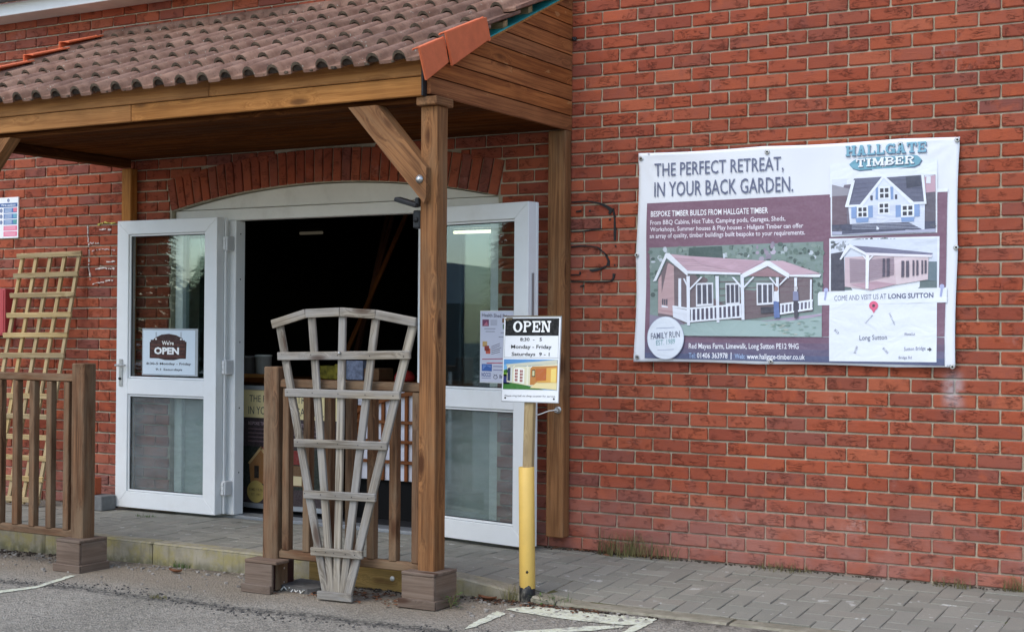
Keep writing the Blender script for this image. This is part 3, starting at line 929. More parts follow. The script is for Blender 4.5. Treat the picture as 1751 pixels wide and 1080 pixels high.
# roof tiles: each has two rolls and two pans, every course lapping the one below
PITCH = .16
def tile_mesh(name, L, last=False):
    prof = []
    for k in range(2):
        x = k*PITCH
        for i in range(7):
            a = pi - pi*i/6
            prof.append((x+.040+.040*cos(a), .008+.043*sin(a)))
        prof += [(x+.086, .006), (x+.120, .005), (x+.154, .006)]
    prof.append((2*PITCH+.004, .012))
    n = len(prof)
    th = .016
    top = [(p[0], p[1]) for p in prof]; bot = [(p[0], p[1]-th) for p in prof]
    V, Fc = [], []
    for yy, lift in ((0, 0), (L*.5, .002), (L, 0)):
        for p in top: V.append((p[0], yy, p[1]+lift))
    for yy in (0, L):
        for p in bot: V.append((p[0], yy, p[1]))
    for s in range(2):
        for i in range(n-1):
            Fc.append((s*n+i, s*n+i+1, (s+1)*n+i+1, (s+1)*n+i))
    for i in range(n-1):
        Fc.append((3*n+i, 3*n+i+1, i+1, i))
        Fc.append((4*n+i, 4*n+i+1, 3*n+i+1, 3*n+i))
    Fc.append((0, 2*n, 4*n, 3*n)); Fc.append((n-1, 4*n-1, 5*n-1, 3*n-1))
    nplug = len(Fc)
    for k in range(2):                       # mortar and moss packed into the roll ends
        o = len(V)
        pr = [(prof[k*10+i][0], prof[k*10+i][1]-.006) for i in range(7)]
        V += [(a, .010+random.uniform(-.002, .002), b) for a, b in pr]
        Fc.append(tuple(range(o, o+7)))
    me = mesh(name, V, Fc)
    for p in me.polygons[:2*(n-1)]: p.use_smooth = True
    me.materials.append(MT['tile']); me.materials.append(MT['tile_edge']); me.materials.append(MT['plug'])
    for q in range(nplug, nplug+2): me.polygons[q].material_index = 2
    for q in range(2*(n-1), nplug, 2):
        if q < 4*(n-1) and ((q-2*(n-1))//2) % 10 < 6: me.polygons[q].material_index = 1
    return me
tm = tile_mesh('roof_tile', .385)
tm_top = tile_mesh('roof_tile', .175)
slope = math.atan(.456)
for k in range(NR):
    y0 = -1.655 + TG*k
    xoff = 0.0
    for i in range(12):
        x0 = CX1 + .022 - .324 - i*2*PITCH + random.uniform(-.002, .002)
        z0 = deck(y0) + .090 + random.uniform(-.002, .003)
        M = Matrix.Translation((x0, y0, z0)) @ Matrix.Rotation(slope-.072+random.uniform(-.004, .004), 4, 'X') @ Matrix.Rotation(random.uniform(-.004, .004), 4, 'Z')
        add('roof_tile', tm_top if k == NR-1 else tm, porch, M)
# moss and dirt caught below the rolls
parts = []
for k in range(NR):
    for i in range(24):
        if random.random() < .55: continue
        xx = CX0 + i*PITCH + random.uniform(.0, .06); yy = -1.655 + TG*k - random.uniform(-.005, .012)
        if xx > CX1-.05: continue
        s = random.uniform(.005, .013)
        v, f = cbox(s*2, s*1.4, s, .002, s*.25)
        zz = deck(yy)+.088 + (.0 if k == 0 else .012)
        parts.append(([(p[0]+xx, p[1]+yy, p[2]+zz) for p in v], f))
joined('roof_moss', parts, MT['tile_edge'], porch, 'stuff')
# terracotta verge covers
def verge(x, q, side, fw=.050):
    """q: four (y, z) corners: lower front, upper front, upper back, lower back"""
    t = .014*side
    V = []
    for (yy, zz) in q:
        V += [(x, yy, zz), (x-t, yy, zz)]
    fl = [(q[0][0], q[0][1]), (q[1][0], q[1][1])]
    V += [(x-fw*side, fl[0][0]+.004, fl[0][1]-.002), (x-fw*side, fl[1][0], fl[1][1]-.002),
          (x-fw*side, fl[0][0]+.004, fl[0][1]-.015), (x-fw*side, fl[1][0], fl[1][1]-.015)]
    Fc = [(0, 2, 4, 6), (1, 7, 5, 3), (0, 6, 7, 1), (2, 3, 5, 4), (4, 5, 7, 6), (0, 8, 9, 2), (1, 3, 11, 10), (8, 10, 11, 9), (0, 1, 10, 8), (2, 9, 11, 3)]
    import bmesh
    me = mesh('verge_tile', V, Fc)
    bm = bmesh.new(); bm.from_mesh(me); bmesh.ops.recalc_face_normals(bm, faces=bm.faces)
    bmesh.ops.bevel(bm, geom=[e for e in bm.edges if e.is_manifold and e.calc_face_angle(0) > .6], offset=.004, segments=2, affect='EDGES')
    bm.to_mesh(me); bm.free()
    return add('verge_tile', me, porch, None, MT['terracotta'])
verge(-.150, [(-1.690, 2.660), (-1.462, 2.752), (-1.420, 2.630), (-1.622, 2.508)], 1)
verge(-.134, [(-1.478, 2.772), (-1.106, 2.918), (-1.055, 2.808), (-1.412, 2.612)], 1)
prism('verge_lip', [(-1.108, 2.912), (-1.082, 2.922), (-1.035, 2.810), (-1.058, 2.800)], 'x', -.152, -.136, MT['terracotta'], porch)
for k in range(5):
    y0 = -1.66+TG*k
    verge(-4.04, [(y0, deck(y0)+.185), (y0+TG+.02, deck(y0+TG+.02)+.140), (y0+TG+.02, deck(y0+TG)+.02), (y0, deck(y0)+.02)], -1, .10)
prism('wall_fillet', [(-.055, deck(-.05)+.105), (-.002, deck(0)+.105), (-.002, deck(0)+.150), (-.020, deck(0)+.142)], 'x', CX0-.10, CX1-.01, MT['tile'], porch)
# posts and braces
def post(name, x0, x1, y0, y1, z0, z1, mat):
    return box(name, x0, x1, y0, y1, z0, z1, mat, porch, .005, 'z')
post('post', -.265, -.165, -1.502, -1.402, z_road(0)+.002, 2.405, MT['post'])
post('post', -3.76, -3.66, -1.502, -1.402, z_road(-3.7)+.002, 2.424, MT['post'])
post('wall_post', -.305, -.190, -.090, -.010, .075, 2.46, MT['post'])
post('wall_post', -3.757, -3.666, -.078, -.010, .03, 2.41, MT['fascia'])
box('post_cap', -.272, -.150, -1.535, -1.375, 2.4065, 2.4490, MT['post'], porch, .004, 'y')
br = prism('brace', [(-.685, 2.424), (-.505, 2.424), (-.202, 2.092), (-.202, 1.945), (-.215, 1.915)], 'y', -1.545, -1.462, MT['post'], porch, grain=(1, 0, -1))
lathe('bolt', [(.0, 0), (.020, .001), (.022, .003), (.013, .005), (.013, .014), (.004, .016)], Matrix.Translation((-.240, -1.5455, 2.035)) @ Matrix.Rotation(pi/2, 4, 'X'), MT['steel'], br, 12)
br = prism('brace', [(-3.20, 2.424), (-3.38, 2.424), (-3.68, 2.092), (-3.68, 1.915)], 'y', -1.545, -1.462, MT['post'], porch, grain=(1, 0, 1))
lathe('bolt', [(.0, 0), (.020, .001), (.022, .003), (.013, .005), (.013, .014), (.004, .016)], Matrix.Translation((-3.65, -1.5455, 2.035)) @ Matrix.Rotation(pi/2, 4, 'X'), MT['steel'], br, 12)
def base_block(x0, x1, y0, y1, zg, zt, parent, open_right=False):
    """boxed post foot: mitred side boards, a sloping cap and a skirting"""
    t = .018
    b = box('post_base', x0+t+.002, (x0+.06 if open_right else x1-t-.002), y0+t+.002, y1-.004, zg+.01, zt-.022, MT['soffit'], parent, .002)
    def brd(nm, a): box(nm, *a, MT['base_wood'], b, .003 if nm != 'cap_board' else .0075)
    brd('side_board', (x0, x1, y0, y0+t, zg+.004, zt-.018))
    box('side_board', x0, x0+t, y0+t+.001, y1, zg+.004, zt-.018, MT['base_wood'], b, .003, 'y')
    if not open_right:
        box('side_board', x1-t, x1, y0+t+.001, y1, zg+.004, zt-.018, MT['base_wood'], b, .003, 'y')
        box('skirting', x1+.001, x1+.015, y0+.001, y1+.006, zg, zg+.045, MT['base_wood'], b, .003, 'y')
        brd('cap_board', (x0-.002, x1+.002, y0-.002, y1, zt-.0175, zt))
    else:
        brd('cap_board', (x0-.002, x1+.03, y0-.002, y0+.11, zt-.0175, zt))
        box('anchor_plate', x1-.085, x1-.045, y0+.06, y1, zg+.01, zt-.02, plain('anchor_red', (.035, .012, .012), .5), b, .004)
        for z in (.04, .115):
            lathe('bolt', [(.0, 0), (.012, .001), (.012, .006), (.004, .008)], Matrix.Translation((x1-.0445, y0+.15, zg+z)) @ Matrix.Rotation(pi/2, 4, 'Y'), MT['steel'], b, 8)
    brd('skirting', (x0-.014, x1+(0 if open_right else .015), y0-.014, y0-.001, zg, zg+.045))
    return b
def round_rail(name, x0, x1, y, z, r, mat, parent):
    v, f = [], []
    n = 10
    for xx in (x0, x1):
        for i in range(n):
            a = 2*pi*i/n
            v.append((xx-(x0+x1)/2, r*1.25*max(-.82, min(.82, cos(a)*1.0)), r*max(-.85, min(1, sin(a)))))
    for i in range(n):
        j = (i+1) % n
        f.append((i, j, n+j, n+i))
    f += [tuple(range(n)), tuple(range(2*n-1, n-1, -1))]
    me = mesh(name, v, f)
    import bmesh
    bm = bmesh.new(); bm.from_mesh(me); bmesh.ops.recalc_face_normals(bm, faces=bm.faces); bm.to_mesh(me); bm.free()
    return add(name, me, parent, Matrix.Translation(((x0+x1)/2, y, z)), mat)
base_block(-.318, -.125, -1.565, -1.352, z_road(0)+.001, .083, porch)
# right railing
rl = thing('railing', 'brown timber railing behind the fan trellis, joined to the main porch post', 'railing', (-1.2, -1.45, z_road(-1)), 'porch railings')
base_block(-1.312, -1.128, -1.585, -1.34, z_road(-1.2)+.001, .062, rl, True)
box('rail_post', -1.265, -1.165, -1.50, -1.40, z_road(-1.2)+.002, 1.082, MT['rail'], rl, .006, 'z')
round_rail('top_rail', -1.163, -.268, -1.455, .992, .027, MT['rail'], rl)
round_rail('bottom_rail', -1.163, -.268, -1.455, .085, .027, MT['rail'], rl)
for i in range(7):
    x = -1.152+.1385*i
    box('baluster', x, x+.045, -1.478, -1.433, .108, .968, MT['rail'], rl, .004, 'z')
ll = thing('railing', 'brown timber railing in front of the lattice trellis, end post at the open entrance', 'railing', (-2.7, -1.45, z_road(-2.7)), 'porch railings')
base_block(-2.745, -2.556, -1.572, -1.355, z_road(-2.7)+.001, .055, ll)
box('rail_post', -2.71, -2.61, -1.50, -1.40, z_road(-2.7)+.002, 1.074, MT['rail'], ll, .006, 'z')
round_rail('top_rail', -3.658, -2.712, -1.455, .985, .026, MT['rail'], ll)
round_rail('bottom_rail', -3.658, -2.712, -1.455, .068, .026, MT['rail'], ll)
for i in range(6):
    x = -2.80-.1445*i
    box('baluster', x, x+.045, -1.478, -1.433, .090, .962, MT['rail'], ll, .004, 'z')
sl = thing('edging_board', 'mossy sawn timber board fixed low along the kerb behind the fan trellis', 'board', (-.8, -1.2, z_road(-.8)))
box('board', -1.18, -.36, -1.205, -1.165, z_road(-.8)-.005, .012, MT['sleeper'], sl, .004)
for x in (-.62, -1.05):
    lathe('bolt_head', [(0, 0), (.014, .001), (.013, .006), (.0, .008)], Matrix.Translation((x, -1.2055, -.035)) @ Matrix.Rotation(pi/2, 4, 'X'), MT['cord'], sl, 10)

# ---------------------------------------------------------------- doorway: frame and two leaves
fr = thing('door_frame', 'white plastic doorway frame with an arched head panel and narrow side lights', 'door frame', (ACX, .1, 0))
na2 = 24
pts = [(OX0+.008, 2.107)] + [(OX0+.008+(OX1-OX0-.016)*i/na2, max(2.110, arch_z(OX0+.008+(OX1-OX0-.016)*i/na2)-.006)) for i in range(na2+1)] + [(OX1-.008, 2.107)]
prism('arch_panel', pts, 'y', .060, .10, MT['white_dull'], fr)
box('head', OX0+.006, OX1-.006, .045, .115, 2.022, 2.102, MT['white_dull'], fr, .004)
JX = (-2.918, -2.792); KX = (-1.30, -1.20)
box('jamb', OX0+.006, OX0+.076, .045, .115, .012, 2.021, MT['white'], fr, .004)
box('jamb', OX1-.076, OX1-.006, .045, .115, .012, 2.021, MT['white'], fr, .004)
for a, b in (JX, KX):
    box('door_post', a, b, .030, .130, .012, 2.021, MT['white'], fr, .005)
    box('post_bead', a+.05, a+.066, .022, .029, .02, 2.015, MT['white'], fr, .003)
for a, b in ((OX0+.077, JX[0]-.001), (KX[1]+.001, OX1-.077)):
    box('side_rail', a, b, .050, .110, .815, .915, MT['white'], fr, .004)
    box('side_rail', a, b, .050, .110, .012, .10, MT['white'], fr, .004)
    box('side_pane', a, b, .078, .086, .918, 2.020, MT['glass'], fr, .001)
    box('side_panel', a, b, .076, .088, .101, .814, MT['pale_panel'], fr, .001)
def leaf(label, H, D, L, hand, group=None):
    """door leaf: H hinge point, D outward direction of the closing edge; local x runs from hinge edge to lock edge"""
    N = Vector((0, 0, 1)).cross(D).normalized()            # horizontal normal
    if N.y > 0: N = -N
    t = tag(add('glass_door', None, None, Matrix.Translation((H.x, H.y, 0))), label, 'door', group)
    X = D if hand > 0 else -D
    Yv = -N
    B = Matrix(((X.x, Yv.x, 0, H.x if hand > 0 else H.x+D.x*L), (X.y, Yv.y, 0, H.y if hand > 0 else H.y+D.y*L), (0, 0, 1, 0), (0, 0, 0, 1)))
    def lb(nm, x0, x1, y0, y1, z0, z1, mat, par=None, c=.004):
        v, f = cbox(x1-x0, y1-y0, z1-z0, c)
        return add(nm, mesh(nm, v, f), par or t, B @ Matrix.Translation(((x0+x1)/2, (y0+y1)/2, (z0+z1)/2)), mat)
    T, W, Z0, Z1 = .072, .108, .022, 2.036
    # mitred frame: four sides, one mesh per side, joined corners butted on the diagonal
    def side(nm, p):
        v = []
        for yy in (0, T):
            v += [(a, yy, b) for a, b in p]
        n = 4
        f = [(0, 1, 2, 3), (7, 6, 5, 4), (0, 4, 5, 1), (1, 5, 6, 2), (2, 6, 7, 3), (3, 7, 4, 0)]
        import bmesh
        me = mesh(nm, v, f); bm = bmesh.new(); bm.from_mesh(me); bmesh.ops.recalc_face_normals(bm, faces=bm.faces)
        bmesh.ops.bevel(bm, geom=bm.edges[:], offset=.0025, segments=1, affect='EDGES')
        bm.to_mesh(me); bm.free()
        add(nm, me, t, B, MT['white'])
    g = .0004
    side('stile', [(0, Z0+g), (W, Z0+W+.005), (W, Z1-W+.012), (0, Z1-g)])
    side('stile', [(L, Z1-g), (L-W, Z1-W+.012), (L-W, Z0+W+.005), (L, Z0+g)])
    side('top_rail', [(g, Z1), (W+g, Z1-W+.012), (L-W-g, Z1-W+.012), (L-g, Z1)])
    side('bottom_rail', [(g, Z0), (L-g, Z0), (L-W-g, Z0+W+.005), (W+g, Z0+W+.005)])
    lb('mid_rail', W-.003, L-W+.003, .002, T-.002, .816, .928, MT['white'])
    zt = Z1-W+.012
    for nm, z0, z1, gm in (('upper_pane', .930, zt-.002, 'glass'), ('lower_pane', Z0+W+.007, .814, 'glass_refl_haze')):
        lb(nm, W-.002, L-W+.002, .030, .036, z0, z1, MT[gm], c=.001)
        # black gaskets and white beads round each pane
        for q in ((W, W+.012, z0, z1), (L-W-.012, L-W, z0, z1)):
            lb('glazing_bead', q[0], q[1], .012, .029, q[2], q[3], MT['white'], c=.002)
            lb('gasket', q[0]-.004+(.017 if q[0] < L/2 else -.004), q[0]+(.017 if q[0] < L/2 else -.000), .022, .0295, q[2]+.012, q[3]-.012, MT['gasket'], c=.001)
        for z in (z0, z1-.012):
            lb('glazing_bead', W+.0125, L-W-.0125, .012, .029, z, z+.012, MT['white'], c=.002)
            lb('gasket', W+.013, L-W-.013, .022, .0295, z+.0125 if z == z0 else z-.0045, z+.0165 if z == z0 else z-.0005, MT['gasket'], c=.001)
    lock, hinge = (L, 0) if hand > 0 else (0, L)
    s = 1 if hand > 0 else -1
    # rebate strip and lock edge behind the closing edge
    lb('rebate', min(hinge, hinge-s*.014), max(hinge, hinge-s*.014), T+.001, T+.022, Z0, Z1, MT['white'])
    lb('rebate', min(lock, lock-s*.02), max(lock, lock-s*.02), T+.001, T+.024, Z0, Z1, MT['white'])
    ex0, ex1 = sorted((lock+s*.0006, lock+s*.003))
    for z0, z1, mt in ((.25, 1.62, 'alu'), (1.28, 1.32, 'black'), (.60, .64, 'black')):
        lb('lock_strip', ex0 if mt == 'alu' else ex0+.001*s, ex1 if mt == 'alu' else ex1+.001*s, .030, .052, z0, z1, MT[mt], c=.001)
    return t, B, lb
LW = .925
Lt, LB, lbx = leaf('white glazed door leaf folded back left of the doorway, lever handle on its left edge', Vector((-2.845, -.1, 0)), Vector((-1, 0, 0)), LW, -1)
# lever handle on the left leaf (lock edge = left)
hz = .0
hp = lbx('handle_plate', .036, .066, -.011, -.0005, .872, 1.062, MT['steel'], None, .004)
lbx('lever', .028, .128, -.048, -.034, 1.012, 1.026, MT['steel'], hp, .005)
lbx('lever_neck', .044, .060, -.034, -.0112, 1.010, 1.028, MT['steel'], hp, .004)
lathe('lock_cylinder', [(0, 0), (.009, .001), (.009, .010), (.0, .011)], LB @ Matrix.Translation((.051, -.0112, .925)) @ Matrix.Rotation(pi/2, 4, 'X'), MT['black'], hp, 10)
lbx('door_foot', .0, .03, -.004, .0, .012, .0215, MT['black'], None, .001)
for z in (1.86, 1.02, .20):
    h = box('hinge', -2.835, -2.800, -.052, .0285, z-.05, z+.05, MT['steel_white'], Lt, .006)
    for q in (-.03, .0, .03):
        box('hinge_knuckle', -2.829, -2.806, -.060, -.0525, z+q-.013, z+q+.013, MT['steel_white'], h, .004)
for z in (1.93, 1.62, 1.19, .74, .30):
    lathe('screw', [(0, 0), (.006, .0005), (.0, .002)], Matrix.Translation((-2.7915, .08, z)) @ Matrix.Rotation(pi/2, 4, 'Y'), MT['black'], fr, 6)
Rd = Vector((.9828, -.185, 0)).normalized()
Rt, RB, rbx = leaf('white glazed door leaf swung out right of the doorway, behind the yellow bollard', Vector((-1.205, -.074, 0)), Rd, .868, 1)
for z in (1.86, 1.02, .20):
    rbx('hinge', -.035, -.002, .02, .11, z-.05, z+.05, MT['steel_white'], None, .006)
# ---------------------------------------------------------------- trellises
ft = thing('fan_trellis', 'weathered grey fan trellis standing in front of the railing', 'trellis', (-.70, -1.60, z_road(-.7)))
def fy(z, d=0.0): return -1.522 - .052*(1.05-z) - d       # leans back on to the rail
def slat(name, a, b, w, t, d, mat, par, c=.003):
    return plank(name, (a[0], fy(a[1], d), a[1]), (b[0], fy(b[1], d), b[1]), w, t, mat, par, (0, -1, -.05), c)
ub = [(-.772, -.070), (-.738, -.070), (-.704, -.070), (-.668, -.070), (-.636, -.070)]
ut = [(-1.150, 1.305), (-.940, 1.362), (-.737, 1.372), (-.525, 1.356), (-.296, 1.312)]
for i in range(5):
    slat('upright', ub[i], ut[i], (.045, .043, .042, .043, .046)[i], .019, -.0, MT['grey_wood'], ft)
for x0, x1, z0, z1 in ((-.812, -.595, -.078, -.074), (-.866, -.538, .140, .146), (-.927, -.472, .428, .438), (-1.003, -.412, .690, .700), (-1.077, -.346, .950, .955), (-1.137, -.294, 1.140, 1.160)):
    slat('cross_bar', (x0, z0), (x1, z1), .042, .018, .0195, MT['grey_wood'], ft)
tp = [(-1.186, 1.308), (-.962, 1.366), (-.739, 1.374), (-.512, 1.362), (-.264, 1.322)]
for i in range(4):
    slat('top_bar', (tp[i][0]+.001, tp[i][1]), (tp[i+1][0]-.001, tp[i+1][1]), .046, .018, .0195+(.001 if i % 2 else 0), MT['grey_wood'], ft)
lathe('screw', [(0, 0), (.008, .001), (.006, .014), (0, .016)], Matrix.Translation((-.722, fy(1.15, .029), 1.163)) @ Matrix.Rotation(pi/2, 4, 'X'), MT['steel'], ft, 8)
for k, (x0, x1, z0) in enumerate(((-.866, -.538, .142), (-.927, -.472, .432), (-1.003, -.412, .695), (-1.077, -.346, .952), (-1.137, -.294, 1.150))):
    for i in range(5):
        z = z0+.001; t = (z+.07)/(1.375)
        xx = ub[i][0]+(ut[i][0]-ub[i][0])*t
        lathe('nail', [(0, 0), (.0035, .0006), (0, .0014)], Matrix.Translation((xx+random.uniform(-.006, .006), fy(z, .0287), z)) @ Matrix.Rotation(pi/2, 4, 'X'), MT['black'], ft, 5)

lt = thing('lattice_trellis', 'pale yellow square lattice trellis leaning on the wall behind the left railing', 'trellis', (-4.5, -.25, 0))
def ly(z, d=0.0): return -.045 - .145*(1.84-z) - d
def lslat(name, a, b, w, t, d, c=.002):
    return plank(name, (a[0], ly(a[1], d), a[1]), (b[0], ly(b[1], d), b[1]), w, t, MT['lattice'], lt, (0, -1, -.14), c)
for i in range(5):
    x = -4.785+.1475*i
    lslat('upright', (x-.125, .012), (x+.0, 1.832), .032, .020, 0)
for k in range(13):
    z = 1.815-.1475*k
    sh = -.125*(1.832-z)/1.82
    lslat('cross_bar', (-4.825+sh, z-.004), (-4.155+sh, z+.004), .036, .018, .0196)

# ---------------------------------------------------------------- yellow bollard and the notice stuck in it
bo = thing('bollard', 'short yellow steel tube bollard with a black scuffed foot', 'bollard', (.145, -1.08, z_road(0)))
bM = Matrix.Translation((.146, -1.105, z_road(0)-.01)) @ Matrix.Rotation(-.016, 4, 'Y') @ Matrix.Diagonal((.85, .85, 1, 1))
lathe('tube', [(.046, .075), (.048, .078), (.048, .692), (.046, .694), (.043, .694), (.043, .60)], bM, MT['yellow'], bo, 28)
fp = lathe('foot_paint', [(.0475, 0), (.0485, .002), (.0487, .070), (.0480, .0855)], bM, MT['blackpaint'], bo, 28)
for i in range(56, 112):
    q = fp.data.vertices[i].co; q.z += random.uniform(-.012, .012) if i >= 84 else random.uniform(-.02, -.012)
sd_ = Vector((.47, -.88, 0)).normalized()
lathe('scuff', [(0, 0), (.008, .0005), (0, .001)], bM @ Matrix.Translation(sd_*.0482+Vector((0, 0, .165))) @ sd_.to_track_quat('Z', 'Y').to_matrix().to_4x4(), MT['blackpaint'], bo, 7)
sg = thing('notice_board', 'opening hours notice on a timber stake stuck in the yellow bollard', 'sign', (.145, -1.105, .6))
SX = Vector((.3355, 0, -.006)); 
plank('stake', (.128, -1.083, .35), (.1515, -1.083, 1.33), .055, .030, MT['lattice'], sg)
SO = Vector((-.015, -1.108, .917)); SU = Vector((.0135, 0, .440)); SR = Vector((.335, 0, .0025))
def sq(a, b, l=0): 
    p = SO + SR*a + SU*b
    return (p.x, p.y-.0007*l-.0005, p.z)
pan = []
for yy in (0, .006):
    for a, b in ((0, 0), (1, 0), (1, 1), (0, 1)):
        p = SO+SR*a+SU*b; pan.append((p.x, p.y+yy, p.z))
add('board', mesh('board', pan, [(0, 1, 2, 3), (7, 6, 5, 4), (0, 4, 5, 1), (1, 5, 6, 2), (2, 6, 7, 3), (3, 7, 4, 0)]), sg, None, MT['alu'])
top = [(sq(a, 1)[0], sq(a, 1)[1]-.006+.012*j, sq(a, 1)[2]+.003*k) for j in (0, 1) for k in (0, 1) for a in (0, 1)]
add('top_edge', mesh('top_edge', top, [(0, 1, 3, 2), (4, 6, 7, 5), (0, 4, 5, 1), (2, 3, 7, 6), (0, 2, 6, 4), (1, 5, 7, 3)]), sg, None, MT['sleeper'])
P = Print(lambda p, l: sq(p[0], p[1], l))
P.poly([(.008, .01), (.992, .01), (.992, .99), (.008, .99)], (238, 241, 244), 1)
P.poly([(.03, .775), (.965, .775), (.965, .975), (.03, .975)], (14, 15, 17), 2)
P.slabtext('OPEN', .10, ((.17, .815), (.83, .815), (.17, .945)), (245, 247, 248), 3)
P.line((.02, .52), (.975, .52), .004, (120, 125, 130), 2); P.line((.03, .52), (.03, .775), .004, (120, 125, 130), 2); P.line((.965, .52), (.965, .775), .004, (120, 125, 130), 2)
for t, x0, x1, y0, y1 in (('8:30  -   5', .30, .68, .712, .752), ('Monday - Friday', .145, .85, .612, .668), ('Saturdays  9 - 1', .16, .82, .528, .582)):
    P.text(t, ((x0, y0), (x1, y0), (x0, y1)), (22, 24, 28), 3, .013)
# picture: cream summerhouse on grass
def R4(x0, y0, x1, y1): return [(x0, y0), (x1, y0), (x1, y1), (x0, y1)]
P.poly(R4(.025, .15, .965, .50), (120, 178, 222), 2)
P.poly([(.025, .44), (.4, .47), (.965, .46), (.965, .50), (.025, .50)], (92, 150, 205), 3)
P.poly(R4(.025, .30, .14, .375), (120, 175, 40), 3); P.poly([(.03, .36), (.07, .385), (.12, .37), (.12, .34), (.03, .34)], (60, 110, 40), 4)
P.poly(R4(.025, .21, .14, .325), (40, 50, 110), 3)
P.poly([(.025, .15), (.75, .15), (.25, .225), (.025, .225)], (60, 120, 50), 3)
P.poly([(.09, .235), (.47, .195), (.965, .15), (.965, .455), (.47, .42), (.09, .41)], (226, 222, 190), 4)
P.poly([(.07, .44), (.965, .50), (.965, .455), (.45, .425), (.09, .41)], (205, 205, 185), 5)
P.poly([(.10, .25), (.15, .245), (.15, .40), (.10, .40)], (45, 55, 85), 5)
P.poly([(.5, .205), (.965, .205), (.965, .43), (.50, .415)], (190, 128, 66), 5)
P.poly([(.62, .23), (.965, .235), (.965, .415), (.62, .39)], (222, 168, 82), 6)
P.poly([(.60, .25), (.78, .26), (.78, .40), (.60, .39)], (186, 104, 52), 7)
P.poly([(.86, .24), (.95, .24), (.95, .40), (.86, .39)], (240, 212, 120), 7)
P.poly([(.50, .17), (.965, .155), (.965, .235), (.62, .235)], (232, 216, 160), 6)
P.poly([(.53, .30), (.585, .30), (.585, .38), (.53, .38)], (70, 66, 50), 7); P.poly([(.54, .31), (.577, .31), (.577, .37), (.54, .37)], (210, 205, 160), 8)
P.poly([(.21, .235), (.40, .215), (.40, .39), (.30, .405), (.21, .395)], (242, 242, 232), 6)
for i in range(2):
    for j in range(4):
        for k in range(2):
            x = .235+i*.088+k*.026; y = .245+j*.037-i*.008
            P.poly(R4(x, y, x+.020, y+.028), (150, 70, 70), 7)
P.line((.455, .20), (.455, .42), .03, (238, 236, 214), 6); P.line((.17, .235), (.17, .41), .03, (214, 220, 216), 6)
for x in (.10, .19, .42, .50):
    P.line((x, .40), (x+.035, .425), .012, (240, 238, 220), 7)
P.text('Please ring bell on shop counter for service', ((.06, .058), (.94, .062), (.06, .085)), (70, 66, 70), 3)
for x in (.07, .92): P.disc((x, .048), .017, .012, (20, 20, 22), 3, 8)
P.poly([(.012, .965), (.06, .985), (.16, .985), (.14, .955), (.10, .96), (.07, .94)], (96, 86, 66), 3)
P.build('printed_notice', sg, MT['print'])

# ---------------------------------------------------------------- big banner on the wall
bn = thing('banner', 'large white and maroon vinyl advertising banner pinned to the brick wall', 'banner', (1.14, -.01, 1.1))
def b3(p, l=0):
    x, z = p
    # the sheet is pinned at its eyelets and swells a little between them
    s = .004*sin((x-.25)*2*pi/.9+.6)*sin((z-1.12)*2*pi/.6) + .0030*sin(x*3.1+z*7.0)
    for cx_, cz_, k_ in ((.27, 2.275, 1), (2.04, 2.277, 1), (2.025, 1.12, .6), (.25, 1.13, .8)):
        r_ = sqrt((x-cx_)**2+(z-cz_)**2)
        if r_ < .6: s += .0042*k_*sin(11*atan2(z-cz_, x-cx_))*math.exp(-r_/.14)*min(1, r_/.05)
    return (x, -.026 - s - .0009*l - (.0032 if l else 0), z)
BQ = [(0.2489,2.305),(2.054,2.295),(2.036,1.106),(0.2274,1.11)]
def bl(a, b, t): return (a[0]+(b[0]-a[0])*t, a[1]+(b[1]-a[1])*t)
NX, NZ = 96, 64
V, Fc = [], []
for k in (0, 1):
    for j in range(NZ+1):
        for i in range(NX+1):
            s, t = i/NX, j/NZ
            p = bl(bl(BQ[0], BQ[1], s), bl(BQ[3], BQ[2], s), t)
            x, z = p
            # scalloped edges between the eyelets
            ex = .010*sin(pi*((t*2) % 1))*((1-s)**14)*(1 if t < .5 else .8); x += ex
            x -= .006*sin(pi*((t*2) % 1))*(s**14)
            z -= .007*sin(pi*((s*2.4) % 1))*((1-t)**14); z += .006*sin(pi*((s*2.4) % 1))*(t**14)
            q = b3((x, z))
            V.append((q[0], q[1]+.0012*k, q[2]))
m = (NX+1)*(NZ+1)
for j in range(NZ):
    for i in range(NX):
        a = j*(NX+1)+i
        Fc.append((a+1, a, a+NX+1, a+NX+2)); Fc.append((m+a, m+a+1, m+a+NX+2, m+a+NX+1))
bord = [i for i in range(NX+1)] + [(j*(NX+1)+NX) for j in range(1, NZ+1)] + [NZ*(NX+1)+i for i in range(NX-1, -1, -1)] + [j*(NX+1) for j in range(NZ-1, 0, -1)]
for a, b in zip(bord, bord[1:]+bord[:1]): Fc.append((a, b, b+m, a+m))
add('vinyl_sheet', mesh('vinyl_sheet', V, Fc, True), bn, None, plain('white_vinyl', (.78, .81, .86), .4, 0, .02, 3, 0, (.62, .62, .62), .15, 2))
for (x, z) in [(0.2685,2.273),(1.026,2.268),(1.753,2.267),(2.042,2.274),(2.038,1.724),(2.023,1.115),(1.052,1.125),(0.254,1.138),(0.2464,1.721)]:
    p = b3((x, z), 1)
    e = lathe('eyelet', [(.004, 0), (.013, 0), (.014, .002), (.010, .004), (.006, .003)], Matrix.Translation((p[0], p[1]-.0006, p[2])) @ Matrix.Rotation(pi/2, 4, 'X'), MT['steel'], bn, 14)
    lathe('fixing_bolt', [(0, 0), (.0065, .001), (.005, .006), (0, .007)], Matrix.Translation((p[0], p[1]-.0012, p[2])) @ Matrix.Rotation(pi/2, 4, 'X'), MT['black'], e, 8)
MAR, NAVY, WH, INK = (118, 78, 100), (72, 80, 118), (232, 238, 246), (84, 92, 124)
P = Print(b3)
